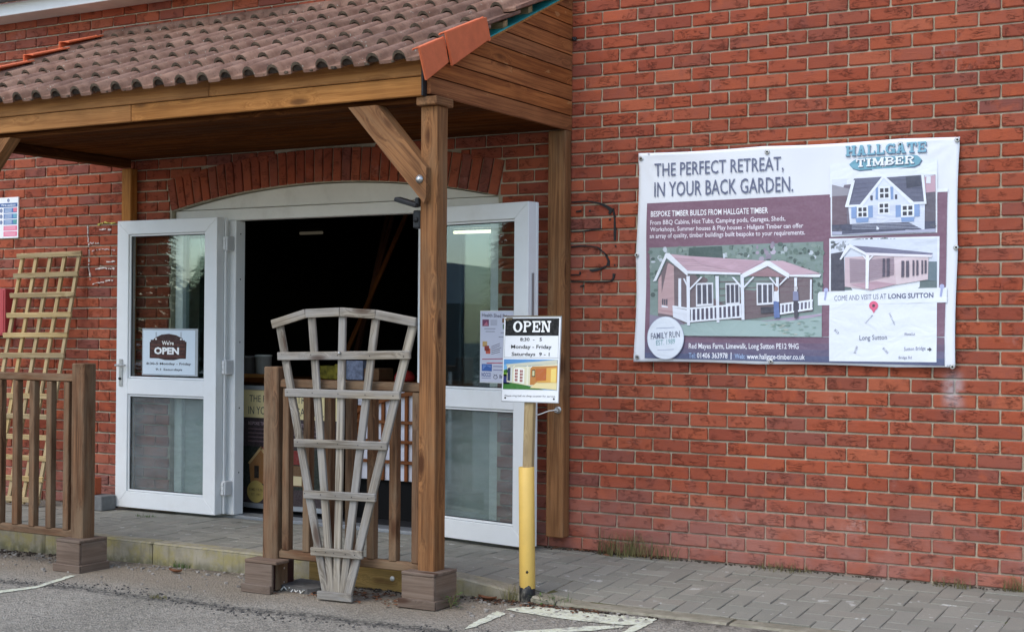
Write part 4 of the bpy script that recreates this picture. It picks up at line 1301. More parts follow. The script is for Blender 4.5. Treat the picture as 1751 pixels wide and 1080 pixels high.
def fill(q, rgb, layer, nx=10, nz=6):
    """big patches follow the swell of the sheet"""
    for i in range(nx):
        for j in range(nz):
            P.poly([bl(bl(q[0], q[1], a/nx), bl(q[3], q[2], a/nx), b/nz) for a, b in ((i, j+1), (i+1, j+1), (i+1, j), (i, j))], rgb, layer)
fill([(0.3096,2.014),(1.994,2.026),(1.982,1.27),(0.3,1.255)], MAR, 1, 16, 8)
for k in range(4):
    q = [(0.3,1.255),(1.982,1.264),(1.983,1.12),(0.3008,1.132)]
    a, b = k/4, (k+1)/4
    c = [MAR[i]+(NAVY[i]-MAR[i])*(k+.6)/4 for i in range(3)] if k < 3 else NAVY
    fill([bl(q[0], q[3], a), bl(q[1], q[2], a), bl(q[1], q[2], b), bl(q[0], q[3], b)], c, 1, 16, 1)
fill([(1.393,2.029),(1.997,2.028),(1.997,2.01),(1.393,2.011)], WH, 2, 3, 1)
# white corner above the maroon on the right
fill([(1.376,2.187),(1.943,2.181),(1.944,2.006),(1.377,2.005)], WH, 2, 4, 2)
P.text('THE PERFECT RETREAT,', [(0.3525,2.153),(1.119,2.152),(0.352,2.24)], INK, 3, .004)
P.text('IN YOUR BACK GARDEN.', [(0.3532,2.049),(1.173,2.045),(0.3526,2.133)], INK, 3, .004)
P.text('BESPOKE TIMBER BUILDS FROM HALLGATE TIMBER', [(0.3357,1.935),(1.031,1.933),(0.3355,1.968)], (244, 244, 250), 3, .013)
for t, q in (('From BBQ Cabins, Hot Tubs, Camping pods, Garages, Sheds,', [(0.3324,1.881),(1.131,1.881),(0.3322,1.916)]),
             ('Workshops, Summer houses & Play houses - Hallgate Timber can offer', [(0.3327,1.844),(1.232,1.84),(0.3325,1.877)]),
             ('an array of quality, timber buildings built bespoke to your requirements.', [(0.3293,1.805),(1.242,1.802),(0.329,1.84)])):
    P.text(t, q, (236, 230, 240), 3, .012)
# logo
P.slabtext('HALLGATE', .10, [(1.466,2.216),(1.889,2.216),(1.466,2.269)], (70, 92, 124), 4)
P.slabtext('HALLGATE', .10, [(1.463,2.221),(1.886,2.221),(1.463,2.274)], (112, 170, 192), 5)
pill = [(1.506,2.195),(1.534,2.206),(1.811,2.208),(1.844,2.203),(1.864,2.181),(1.85,2.158),(1.823,2.147),(1.534,2.143),(1.5,2.154),(1.482,2.176)]
P.poly([(x+.004, z-.006) for x, z in pill], (78, 100, 126), 3)
P.poly(pill, (104, 164, 184), 4)
P.slabtext('TIMBER', .12, [(1.524,2.154),(1.829,2.159),(1.523,2.196)], (66, 94, 124), 5)
P.slabtext('TIMBER', .12, [(1.52,2.159),(1.826,2.163),(1.52,2.201)], (240, 246, 250), 6)
# picture: white playhouse with blue shutters
def pic(q, rgb, l): P.poly(q, rgb, l)
fill([(1.38,2.111),(1.943,2.106),(1.943,1.802),(1.384,1.795)], WH, 3, 3, 3)
fill([(1.389,2.064),(1.934,2.1),(1.935,1.805),(1.391,1.804)], (112, 104, 120), 4, 3, 3)
pic([(1.389,2.101),(1.934,2.097),(1.935,2.043),(1.39,2.03)], (220, 226, 238), 5)
pic([(1.389,2.073),(1.466,2.051),(1.504,2.043),(1.504,2.012),(1.39,2.011)], (150, 148, 160), 6)
pic([(1.866,2.088),(1.934,2.097),(1.935,2.007),(1.884,2.003)], (196, 160, 176), 6)
pic([(1.89,2.093),(1.911,2.092),(1.911,2.056),(1.887,2.057)], (226, 232, 240), 7)
pic([(1.884,2.009),(1.935,2.013),(1.935,1.862),(1.882,1.858)], (92, 86, 100), 6)
pic([(1.39,2.011),(1.466,2.014),(1.473,1.821),(1.391,1.811)], (104, 84, 98), 6)
pic([(1.39,1.858),(1.935,1.862),(1.935,1.805),(1.391,1.804)], (62, 66, 92), 6)
pic([(1.391,1.823),(1.66,1.816),(1.752,1.819),(1.935,1.823),(1.935,1.805),(1.391,1.804)], (168, 172, 196), 7)
pic([(1.479,1.954),(1.881,1.958),(1.879,1.816),(1.492,1.82)], (222, 230, 246), 8)
pic([(1.51,2.099),(1.659,2.101),(1.554,1.961),(1.472,1.958)], (98, 102, 128), 9)
pic([(1.677,2.097),(1.866,2.101),(1.881,1.964),(1.818,1.96)], (92, 96, 120), 9)
pic([(1.784,2.098),(1.854,2.101),(1.863,2.046),(1.788,2.037)], (60, 64, 84), 10)
pic([(1.668,2.095),(1.818,1.96),(1.818,1.945),(1.535,1.955),(1.554,1.961)], (222, 230, 246), 10)
for a in ([(1.662,2.104),(1.677,2.103),(1.554,1.948),(1.532,1.949)], [(1.659,2.104),(1.677,2.103),(1.836,1.953),(1.812,1.948)], [(1.5,2.09),(1.516,2.089),(1.482,1.954),(1.463,1.955)],
          [(1.463,1.961),(1.551,1.961),(1.551,1.949),(1.463,1.949)], [(1.809,1.964),(1.89,1.963),(1.89,1.951),(1.809,1.951)], [(1.863,2.104),(1.878,2.103),(1.89,1.957),(1.878,1.958)]):
    pic(a, (236, 242, 250), 12)
BLU = (128, 158, 206)
for a in ([(1.627,2.047),(1.639,2.048),(1.638,1.982),(1.625,1.983)], [(1.704,2.047),(1.718,2.046),(1.719,1.982),(1.706,1.981)], [(1.496,1.949),(1.523,1.95),(1.523,1.891),(1.496,1.89)],
          [(1.585,1.952),(1.61,1.953),(1.611,1.891),(1.586,1.889)], [(1.73,1.95),(1.758,1.95),(1.758,1.889),(1.73,1.887)], [(1.827,1.951),(1.854,1.951),(1.855,1.889),(1.827,1.887)],
          [(1.518,1.891),(1.589,1.892),(1.586,1.867),(1.523,1.866)], [(1.758,1.886),(1.827,1.887),(1.825,1.863),(1.761,1.862)]):
    pic(a, BLU, 12)
def win(q, rgb=(36, 38, 54)):
    P.poly(q, (236, 242, 250), 12)
    for i in range(2):
        for j in range(2):
            P.poly([bl(bl(q[0], q[1], a), bl(q[3], q[2], a), b) for a, b in ((.14+.42*i, .14+.42*j), (.44+.42*i, .14+.42*j), (.44+.42*i, .44+.42*j), (.14+.42*i, .44+.42*j))], rgb, 13)
win([(1.641,2.05),(1.702,2.05),(1.702,1.983),(1.641,1.982)]); win([(1.638,1.968),(1.7,1.969),(1.7,1.906),(1.638,1.905)]); win([(1.526,1.953),(1.585,1.954),(1.586,1.889),(1.526,1.888)]); win([(1.758,1.953),(1.827,1.954),(1.827,1.887),(1.758,1.886)])
pic([(1.632,1.899),(1.709,1.9),(1.709,1.827),(1.629,1.826)], (232, 238, 250), 11)
for a in ([(1.597,2.006),(1.611,2.005),(1.61,1.98),(1.598,1.981)], [(1.727,2.006),(1.739,2.006),(1.739,1.981),(1.727,1.982)]): pic(a, (54, 56, 80), 12)
# picture: log cabin with veranda
fill([(1.375,1.786),(1.955,1.783),(1.952,1.51),(1.376,1.505)], WH, 3, 3, 3)
pic([(1.384,1.777),(1.942,1.775),(1.943,1.519),(1.386,1.508)], (214, 222, 236), 4)
pic([(1.385,1.748),(1.458,1.772),(1.536,1.782),(1.63,1.764),(1.691,1.772),(1.737,1.746),(1.737,1.71),(1.385,1.686)], (96, 106, 112), 5)
pic([(1.385,1.705),(1.455,1.716),(1.462,1.507),(1.386,1.508)], (56, 56, 74), 6)
pic([(1.889,1.655),(1.942,1.654),(1.942,1.555),(1.889,1.556)], (96, 116, 126), 6)
pic([(1.385,1.561),(1.942,1.585),(1.943,1.519),(1.386,1.508)], (92, 110, 112), 5)
pic([(1.461,1.685),(1.737,1.692),(1.738,1.539),(1.6,1.509),(1.462,1.529)], (204, 182, 190), 7)
pic([(1.486,1.678),(1.574,1.67),(1.722,1.679),(1.723,1.588),(1.575,1.553),(1.49,1.548)], (158, 140, 152), 8)
pic([(1.49,1.541),(1.631,1.555),(1.738,1.539),(1.6,1.509)], (184, 150, 164), 9)
pic([(1.722,1.689),(1.9,1.685),(1.898,1.562),(1.735,1.536)], (214, 196, 202), 8)
pic([(1.499,1.746),(1.63,1.734),(1.924,1.697),(1.903,1.682),(1.568,1.695),(1.511,1.733)], (106, 106, 134), 9)
pic([(1.47,1.746),(1.492,1.752),(1.574,1.707),(1.574,1.692),(1.492,1.734),(1.442,1.672),(1.433,1.673)], (234, 238, 248), 11)
pic([(1.574,1.707),(1.921,1.688),(1.915,1.676),(1.574,1.692)], (232, 228, 238), 11)
pic([(1.574,1.695),(1.593,1.694),(1.591,1.516),(1.575,1.516)], (238, 240, 248), 12)
for a in ([(1.555,1.692),(1.565,1.692),(1.58,1.673),(1.581,1.661)], [(1.618,1.691),(1.608,1.691),(1.59,1.673),(1.59,1.661)]): pic(a, (238, 240, 248), 12)
for a in ([(1.664,1.675),(1.676,1.674),(1.677,1.582),(1.664,1.579)], [(1.685,1.674),(1.701,1.674),(1.701,1.582),(1.686,1.579)], [(1.762,1.661),(1.777,1.66),(1.777,1.578),(1.762,1.575)], [(1.786,1.66),(1.801,1.66),(1.802,1.578),(1.786,1.575)],
          [(1.819,1.663),(1.829,1.662),(1.829,1.583),(1.82,1.581)], [(1.839,1.662),(1.849,1.662),(1.85,1.586),(1.839,1.583)], [(1.865,1.662),(1.873,1.661),(1.874,1.592),(1.865,1.589)], [(1.881,1.661),(1.891,1.661),(1.892,1.595),(1.881,1.592)]): pic(a, (72, 64, 84), 12)
# visit strip and map
fill([(1.379,1.483),(1.943,1.495),(1.943,1.137),(1.378,1.133)], WH, 3, 3, 3)
fill([(1.315,1.502),(1.993,1.521),(1.993,1.444),(1.316,1.43)], WH, 4, 5, 1)
P.text('COME AND VISIT US AT', [(1.405,1.453),(1.683,1.463),(1.405,1.481)], (96, 102, 136), 5, .0)
P.text('LONG SUTTON', [(1.694,1.463),(1.925,1.468),(1.694,1.49)], (66, 74, 116), 5, .022)
P.disc([(1.36,1.511)][0], .013, .012, (176, 182, 222), 6, 10); P.line(*[(1.36,1.505),(1.354,1.458)], .010, (160, 168, 212), 6)
P.disc([(1.968,1.526)][0], .013, .012, (176, 182, 222), 6, 10); P.line(*[(1.968,1.519),(1.962,1.474)], .010, (160, 168, 212), 6)
P.disc([(1.617,1.428)][0], .024, .024, (226, 92, 132), 6, 16); P.poly([(1.599,1.42),(1.637,1.42),(1.617,1.389)], (226, 92, 132), 6); P.disc([(1.617,1.428)][0], .008, .008, (70, 30, 50), 7, 10)
for t, q, c in (('Long Sutton', [(1.542,1.238),(1.687,1.243),(1.542,1.272)], (88, 94, 124)), ('Sutton Bridge', [(1.776,1.187),(1.887,1.193),(1.776,1.212)], (96, 102, 136)), ('Wood Ln', [(1.776,1.272),(1.832,1.274),(1.776,1.288)], (120, 124, 150)),
                ('Bridge Rd', [(1.749,1.146),(1.816,1.148),(1.749,1.165)], (130, 134, 160)), ('Limewalk', [(1.576,1.334),(1.616,1.377),(1.569,1.34)], (130, 134, 160)), ('Little London', [(1.696,1.386),(1.724,1.325),(1.705,1.391)], (130, 134, 160)),
                ('B13', [(1.406,1.296),(1.425,1.277),(1.415,1.305)], (120, 124, 150)), ('B1390', [(1.511,1.179),(1.523,1.216),(1.523,1.176)], (120, 124, 150)), ('B1359', [(1.663,1.202),(1.688,1.175),(1.672,1.21)], (120, 124, 150))):
    P.text(t, q, c, 5, .004)
P.line(*[(1.896,1.202),(1.916,1.203)], .007, (40, 44, 60), 5); P.poly([(1.908,1.213),(1.919,1.203),(1.908,1.192),(1.905,1.196),(1.911,1.203),(1.905,1.209)], (40, 44, 60), 5)
# main picture: long cabin with a white balustrade, lawn and two visitors
fill([(0.3278,1.76),(1.343,1.771),(1.336,1.264),(0.331,1.266)], (120, 140, 136), 3, 8, 5)
random.seed(21)
pq = [(0.3296,1.753),(1.34,1.768),(1.341,1.593),(0.3308,1.579)]
for i in range(420):
    t = random.random(); s_ = random.random(); c = bl(bl(pq[0], pq[1], s_), bl(pq[3], pq[2], s_), t*1.55)
    if t > .62 and .06 < s_ < .93: continue
    dark = ((70, 92, 86), (88, 112, 104), (60, 80, 76)); mid = ((118, 140, 132), (134, 152, 146), (104, 126, 118)); pale = ((196, 206, 216), (172, 184, 190), (186, 176, 196))
    if .62 < s_ < .74: mid = ((150, 138, 158), (164, 152, 172), (136, 126, 146))
    P.disc(c, random.uniform(.006, .017), random.uniform(.006, .018), random.choice(dark*2+mid*3+(pale if t < .4 else ())), 4+random.random()*.9, 6)
gq = [(0.5379,1.287),(1.329,1.358),(1.329,1.267),(0.5912,1.261)]
for i in range(170):
    c = bl(bl(gq[0], gq[1], random.random()), bl(gq[3], gq[2], random.random()), random.random())
    P.disc(c, random.uniform(.006, .02), random.uniform(.002, .005), random.choice(((132, 160, 152), (164, 186, 180), (120, 150, 140), (172, 178, 168))), 7+random.random()*.9, 6)
pic([(0.5705,1.754),(0.7664,1.76),(0.7808,1.659),(0.564,1.655)], (52, 78, 74), 5)
pic([(0.3303,1.372),(0.573,1.356),(0.9869,1.348),(1.338,1.389),(1.339,1.261),(0.331,1.262)], (150, 174, 172), 5)
pic([(0.3302,1.379),(0.5018,1.356),(0.5733,1.307),(0.3309,1.286)], (134, 126, 148), 6)
pic([(0.552,1.307),(0.9093,1.335),(1.087,1.357),(1.338,1.386),(1.338,1.374),(0.9095,1.309),(0.5592,1.294)], (168, 152, 176), 6)
pic([(0.378,1.579),(0.4352,1.684),(0.5714,1.603),(1.282,1.609),(1.29,1.399),(0.9058,1.354),(0.5732,1.32),(0.383,1.372)], (108, 92, 98), 6)
pic([(0.3817,1.579),(0.4461,1.671),(0.4785,1.654),(0.4839,1.373),(0.3829,1.389)], (186, 154, 158), 7)
pic([(0.4349,1.724),(0.5779,1.708),(1.019,1.674),(1.119,1.672),(1.331,1.599),(1.152,1.595),(1.036,1.641),(0.884,1.605),(0.5643,1.613),(0.464,1.677)], (200, 170, 184), 8)
pic([(0.5779,1.708),(1.019,1.674),(0.884,1.612),(0.6416,1.661)], (190, 158, 174), 9)
for a in ([(0.3563,1.579),(0.4313,1.727),(0.4493,1.727),(0.3708,1.572),(0.349,1.569)], [(0.4277,1.724),(0.4529,1.727),(0.5642,1.626),(0.5644,1.596),(0.4387,1.697)], [(0.5642,1.626),(0.8806,1.609),(0.8806,1.599),(0.5643,1.609)],
          [(0.8806,1.599),(1.029,1.674),(1.045,1.673),(1.158,1.601),(1.155,1.576),(1.036,1.645),(0.9011,1.582),(0.8807,1.586)], [(1.155,1.595),(1.334,1.596),(1.325,1.581),(1.159,1.586)]): pic(a, (232, 238, 248), 11)
pic([(0.9181,1.592),(1.036,1.638),(1.139,1.583)], (150, 116, 124), 10)
for a in ([(0.5573,1.596),(0.5786,1.596),(0.5803,1.32),(0.5626,1.32)], [(0.5076,1.584),(0.5254,1.584),(0.5264,1.419),(0.5086,1.419)], [(0.7328,1.594),(0.7536,1.594),(0.7551,1.337),(0.7378,1.337)], [(0.8807,1.589),(0.9011,1.589),(0.9025,1.351),(0.8854,1.351)],
          [(1.083,1.583),(1.099,1.583),(1.1,1.392),(1.087,1.392)], [(1.185,1.579),(1.201,1.579),(1.202,1.399),(1.189,1.399)], [(1.273,1.569),(1.283,1.568),(1.283,1.405),(1.274,1.405)],
          [(0.5361,1.583),(0.5467,1.583),(0.5647,1.544),(0.5648,1.527)], [(0.6455,1.592),(0.6561,1.589),(0.579,1.517),(0.579,1.53)], [(0.8294,1.587),(0.8431,1.586),(0.8844,1.541),(0.8845,1.525)], [(0.9519,1.588),(0.9621,1.585),(0.9015,1.524),(0.9014,1.537)], [(1.043,1.584),(1.053,1.584),(1.086,1.545),(1.086,1.532)], [(1.139,1.583),(1.149,1.579),(1.103,1.536),(1.103,1.545)]):
    pic(a, (228, 234, 246), 12)
for a in ([(0.6141,1.556),(0.7191,1.558),(0.7198,1.431),(0.6149,1.425)], [(0.7918,1.554),(0.8741,1.554),(0.8747,1.438),(0.7925,1.431)], [(0.9723,1.553),(1.069,1.552),(1.07,1.437),(0.973,1.431)], [(0.4035,1.558),(0.4432,1.561),(0.4441,1.419),(0.4044,1.422)]):
    pic(a, (226, 230, 240), 9)
    for i in range(3):
        P.poly([bl(bl(a[0], a[1], s), bl(a[3], a[2], s), t) for s, t in ((.08+.31*i, .08), (.30+.31*i, .08), (.30+.31*i, .9), (.08+.31*i, .9))], (66, 66, 84), 10)
for a in ([(0.4727,1.432),(0.5655,1.419),(0.5656,1.409),(0.4728,1.422)], [(0.5797,1.419),(0.8849,1.441),(0.885,1.431),(0.5797,1.409)], [(0.5801,1.346),(0.8853,1.373),(0.8854,1.363),(0.5802,1.337)], [(1.107,1.44),(1.29,1.462),(1.29,1.452),(1.107,1.431)], [(1.107,1.389),(1.29,1.418),(1.29,1.408),(1.107,1.38)]):
    pic(a, (232, 238, 248), 12)
pic([(0.4728,1.422),(0.5656,1.405),(0.566,1.333),(0.4767,1.366)], (222, 228, 240), 11)
pic([(0.5797,1.412),(0.885,1.434),(0.8853,1.37),(0.5801,1.343)], (70, 64, 88), 10); pic([(1.107,1.434),(1.29,1.455),(1.29,1.414),(1.107,1.386)], (96, 92, 112), 10)
for i in range(12):
    q0, q1 = [(0.5903,1.415),(0.8781,1.438)], [(0.5907,1.343),(0.8785,1.37)]
    P.line(bl(q0[0], q0[1], i/11), bl(q1[0], q1[1], i/11), .011, (228, 234, 246), 12)
for i in range(9):
    q0, q1 = [(1.113,1.437),(1.283,1.458)], [(1.113,1.386),(1.283,1.411)]
    P.line(bl(q0[0], q0[1], i/8), bl(q1[0], q1[1], i/8), .009, (228, 234, 246), 12)
pic([(0.9966,1.421),(1.08,1.424),(1.08,1.392),(0.9968,1.386)], (48, 48, 64), 11)
pic([(1.073,1.507),(1.099,1.507),(1.103,1.45),(1.07,1.45)], (222, 228, 240), 13); pic([(1.07,1.453),(1.1,1.453),(1.107,1.364),(1.074,1.361)], (88, 112, 168), 13); P.disc([(1.086,1.52)][0], .011, .014, (150, 116, 110), 13, 10)
pic([(1.179,1.506),(1.208,1.506),(1.212,1.456),(1.179,1.456)], (126, 130, 164), 13); pic([(1.182,1.459),(1.208,1.459),(1.209,1.364),(1.189,1.361)], (52, 50, 66), 13); P.disc([(1.195,1.522)][0], .011, .013, (196, 196, 204), 13, 10)
for i in range(6):
    a, b2 = [(0.3854,1.565),(0.4827,1.558)], [(0.3865,1.392),(0.4838,1.379)]
    P.line(bl(a[0], b2[0], (i+.5)/6), bl(a[1], b2[1], (i+.5)/6), .003, (172, 124, 130), 8)
    a, b2 = [(0.7537,1.581),(1.289,1.575)], [(0.755,1.353),(1.29,1.418)]
    P.line(bl(a[0], b2[0], (i+.5)/6), bl(a[1], b2[1], (i+.5)/6), .004, (106, 80, 90), 7)
    a, b2 = [(0.4638,1.704),(0.9851,1.671)], [(0.5571,1.623),(0.8771,1.615)]
    P.line(bl(a[0], b2[0], (i+.5)/6), bl(a[1], b2[1], (i+.5)/6), .0025, (184, 150, 166), 10)
for i in range(16):
    a, b2 = [(1.498,1.944),(1.875,1.949)], [(1.498,1.83),(1.876,1.825)]
    P.line(bl(a[0], b2[0], (i+.5)/16), bl(a[1], b2[1], (i+.5)/16), .0015, (200, 208, 230), 9)
for i in range(5):
    a, b2 = [(1.659,2.086),(1.516,2.08)], [(1.56,1.973),(1.482,1.964)]
    P.line(bl(a[0], b2[0], (i+.5)/5), bl(a[1], b2[1], (i+.5)/5), .002, (82, 86, 110), 9.6)
    a, b2 = [(1.69,2.091),(1.866,2.095)], [(1.8,1.982),(1.878,1.973)]
    P.line(bl(a[0], b2[0], (i+.5)/5), bl(a[1], b2[1], (i+.5)/5), .002, (78, 82, 104), 9.6)
for i in range(60):
    c = bl(*[(1.391,1.736),(1.734,1.753)], random.random())
    P.disc((c[0], c[1]+random.uniform(-.015, .03)), random.uniform(.006, .014), random.uniform(.006, .012), random.choice(((90, 100, 104), (112, 122, 126), (74, 84, 88), (150, 158, 168))), 5+random.random()*.9, 6)
for i in range(50):
    c = bl(*[(1.391,1.848),(1.932,1.85)], random.random())
    P.disc((c[0], c[1]+random.uniform(-.02, .01)), random.uniform(.006, .016), random.uniform(.003, .008), random.choice(((56, 58, 78), (74, 78, 96), (88, 84, 100))), 7+random.random()*.9, 6)
for i in range(10):
    a, b2 = [(1.493,1.665),(1.722,1.67)], [(1.493,1.554),(1.723,1.588)]
    P.line(bl(a[0], b2[0], (i+.5)/10), bl(a[1], b2[1], (i+.5)/10), .0016, (150, 120, 138), 9)
# round badge and address
cc, ccx, ccz = [(0.4326,1.248)][0], .113, .122
P.disc(cc, ccx, ccz, (176, 186, 206), 13, 36); P.disc(cc, ccx-.003, ccz-.003, (226, 234, 244), 14, 36)
P.text('FAMILY RUN', [(0.3439,1.239),(0.5203,1.254),(0.3437,1.274)], (88, 94, 120), 15, .004)
P.text('EST. 1989', [(0.3769,1.204),(0.492,1.216),(0.3767,1.234)], (120, 168, 172), 15, .004)
for a in ([(0.3762,1.302),(0.4878,1.308)], [(0.3806,1.179),(0.4851,1.184)]): P.line(*a, .0025, (150, 160, 190), 15)
P.text('Red Mayes Farm, Limewalk, Long Sutton PE12 9HG', [(0.5705,1.18),(1.21,1.186),(0.5703,1.22)], (240, 242, 250), 3, .013)
P.text('Tel:', [(0.5708,1.136),(0.6114,1.137),(0.5706,1.166)], (150, 176, 216), 3, .014)
P.text('01406 363978', [(0.6202,1.137),(0.8011,1.138),(0.62,1.168)], (242, 244, 252), 3, .013)
P.line(*[(0.8215,1.172),(0.8218,1.133)], .005, (226, 230, 244), 3)
P.text('Web:', [(0.8423,1.139),(0.902,1.138),(0.8421,1.166)], (150, 176, 216), 3, .014)
P.text('www.hallgate-timber.co.uk', [(0.9139,1.127),(1.244,1.129),(0.9137,1.166)], (242, 244, 252), 3, .013)
P.build('print', bn, MT['vinyl'])
random.seed(11)
# ---------------------------------------------------------------- notices on the left door and wall
on = thing('open_sign', 'laminated white sheet reading WE ARE OPEN in brown, taped inside the left door pane', 'sign', (-3.3, -.07, .96))
def o3(p, l=0):
    return (-3.538 + .482*p[0], -.0735 - .0006*l, .962 + .306*p[1])
sh = []
for k in (0, 1):
    for a, b in ((-.02, -.03), (1.05, -.03), (1.05, 1.04), (-.02, 1.04)):
        q = o3((a, b)); sh.append((q[0], q[1]+.003*k, q[2]))
add('laminate', mesh('laminate', sh, [(0, 1, 2, 3), (7, 6, 5, 4), (0, 4, 5, 1), (1, 5, 6, 2), (2, 6, 7, 3), (3, 7, 4, 0)]), on, None, plain('clear_laminate', (.40, .43, .44), .25, 0, .05))
P = Print(o3)
P.poly(R4(.0, .0, 1, 1), (214, 226, 234), 1)
brd = [(.13, .36), (.30, .36), (.42, .325), (.60, .325), (.72, .36), (.83, .36), (.84, .74), (.77, .76), (.76, .82), (.64, .89), (.50, .92), (.36, .90), (.24, .83), (.21, .80), (.20, .75), (.13, .73)]
P.poly(brd, (58, 28, 22), 2)
for i in range(5):
    y = .385+.085*i
    P.poly([(.15, y), (.81, y+.004), (.81, y+.05), (.15, y+.055)], ((84, 42, 32), (70, 34, 27), (92, 50, 38))[i % 3], 3)
for x in (.255, .735):
    P.line((x, .80), (x, .96), .007, (90, 60, 50), 4); P.disc((x, .80), .018, .022, (236, 236, 232), 5, 10)
P.text("We're", ((.37, .665), (.60, .665), (.37, .76)), (240, 236, 228), 5, .03)
P.text('OPEN', ((.22, .45), (.70, .45), (.22, .615)), (246, 246, 244), 5, .045)
P.text('8:30-5 Monday - Friday', ((.07, .195), (.93, .205), (.07, .265)), (38, 36, 44), 3, .016)
P.text('9-1 Saturdays', ((.25, .07), (.76, .075), (.25, .135)), (38, 36, 44), 3, .016)
P.build('printed_sheet', on, MT['print'])
pp = thing('price_poster', 'long white price list poster taped inside the right door pane, partly behind the notice', 'poster', (-.6, -.16, .96))
# the right leaf's own axes
Xr = Vector((RB[0][0], RB[1][0], 0)); Yr = Vector((RB[0][1], RB[1][1], 0)); Or = Vector((RB[0][3], RB[1][3], 0))
def p3(p, l=0):
    q = Or + Xr*(.475 + .262*p[0]) + Yr*(.0265 - .0007*l) + Vector((0, 0, .975+.422*p[1]))
    return tuple(q)
P = Print(p3)
pv8 = [p3(q) for q in R4(-.01, -.01, 1.01, 1.01)] + [tuple(Vector(p3(q))+Yr*.002) for q in R4(-.01, -.01, 1.01, 1.01)]
add('sheet', mesh('sheet', pv8, [(0, 1, 2, 3), (7, 6, 5, 4), (0, 4, 5, 1), (1, 5, 6, 2), (2, 6, 7, 3), (3, 7, 4, 0)]), pp, None, MT['cord'])
P.poly(R4(0, 0, 1, 1), (206, 208, 222), 1)
P.text('Health Shed Prices', ((.05, .925), (.96, .905), (.05, .975)), (74, 70, 92), 2, .012)
P.poly(R4(.06, .79, .26, .885), (120, 58, 92), 2); P.poly([(.10, .80), (.2, .86), (.24, .80)], (190, 110, 130), 3); P.poly(R4(.66, .84, .80, .90), (120, 80, 50), 2); P.poly(R4(.68, .75, .80, .82), (70, 110, 70), 2)
for i in range(5):
    P.line((.31, .81+.016*i), (.51, .81+.016*i), .007, (150, 150, 165), 2)
for y, a, b in ((.755, .12, .46), (.715, .16, .44), (.64, .56, .74), (.70, .62, .76)): P.line((a, y), (b, y), .010, (130, 130, 146), 2)
for (x, y, c) in ((.07, .50, (196, 160, 100)), (.13, .44, (150, 60, 50)), (.17, .40, (200, 90, 70))): P.poly(R4(x, y, x+.14, y+.075), c, 2)
for i in range(5): P.line((.34, .50-.026*i), (.60+.04*(i == 2), .55-.03*i), .009, (120, 120, 138), 2)
P.line((.06, .322), (.70, .335), .014, (170, 90, 110), 2); P.line((.20, .268), (.70, .275), .014, (190, 90, 110), 2)
P.poly(R4(.05, .155, .36, .255), (60, 100, 170), 2); P.poly([(.08, .17), (.2, .235), (.33, .20), (.33, .235), (.08, .245)], (110, 140, 200), 3)
P.text('NOCCO', ((.05, .075), (.33, .075), (.05, .135)), (50, 80, 140), 2, .02)
P.line((.05, .055), (.33, .055), .006, (70, 90, 150), 2)
for y in (.225, .175): P.line((.40, y), (.70, y), .016, (150, 150, 180), 2)
P.disc((.47, .075), .07, .028, (110, 112, 130), 2, 12); P.disc((.47, .075), .05, .018, (206, 208, 222), 3, 12); P.poly([(.40, .125), (.47, .10), (.54, .125), (.50, .10), (.44, .10)], (90, 92, 110), 3)
P.text('Bar', ((.59, .06), (.72, .062), (.59, .11)), (60, 64, 90), 2, .02)
P.poly(R4(.74, .47, .80, .58), (110, 40, 50), 2)
P.build('printed_sheet', pp, MT['print'])
fn = thing('fire_notice', 'white fire action notice with blue and pink panels screwed to the brick wall', 'sign', (-5.0, 0, 1.95))
box('plate', -5.105, -4.888, -.010, .002, 1.954, 2.262, MT['white'], fn, .001)
def f3(p, l=0): return (-5.105+.217*p[0], -.0105-.0005*l, 1.954+.308*p[1])
P = Print(f3)
P.poly(R4(.0, .0, 1, 1), (238, 240, 242), 1)
P.disc((.5, .925), .06, .042, (70, 92, 140), 2, 14); P.line((.5, .90), (.5, .945), .02, (230, 235, 245), 3)
P.poly(R4(.06, .76, .96, .86), (70, 104, 156), 2)
P.text('Fire action', ((.16, .785), (.86, .785), (.16, .84)), (232, 238, 246), 3, .02)
for i in range(3):
    y = .62-.145*i
    P.poly(R4(.27, y, .94, y+.12), (84, 122, 176), 2); P.disc((.14, y+.06), .07, .05, (70, 92, 140), 2, 12); P.line((.14, y+.03), (.14, y+.085), .02, (230, 235, 245), 3)
    for j in range(3): P.line((.32, y+.03+.03*j), (.68, y+.03+.03*j), .012, (215, 226, 240), 3)
    P.poly(R4(.76, y+.02, .94, y+.12), ((226, 120, 140), (110, 170, 190), (90, 160, 160))[i], 4)
for y in (.185, .045):
    P.poly(R4(.27, y, .95, y+.115), (232, 110, 146), 2)
    for j in range(3): P.line((.32, y+.03+.028*j), (.88, y+.03+.028*j), .010, (246, 206, 216), 3)
P.build('printed_notice', fn, MT['print'])
rb = thing('alarm_cabinet', 'plain red metal cabinet fixed to the wall beside the lattice trellis', 'cabinet', (-5.06, -.05, 1.2))
box('body', -5.22, -4.915, -.102, .002, 1.218, 1.570, MT['red'], rb, .004)
box('door_panel', -5.205, -4.930, -.106, -.1025, 1.232, 1.556, MT['red'], rb, .002)

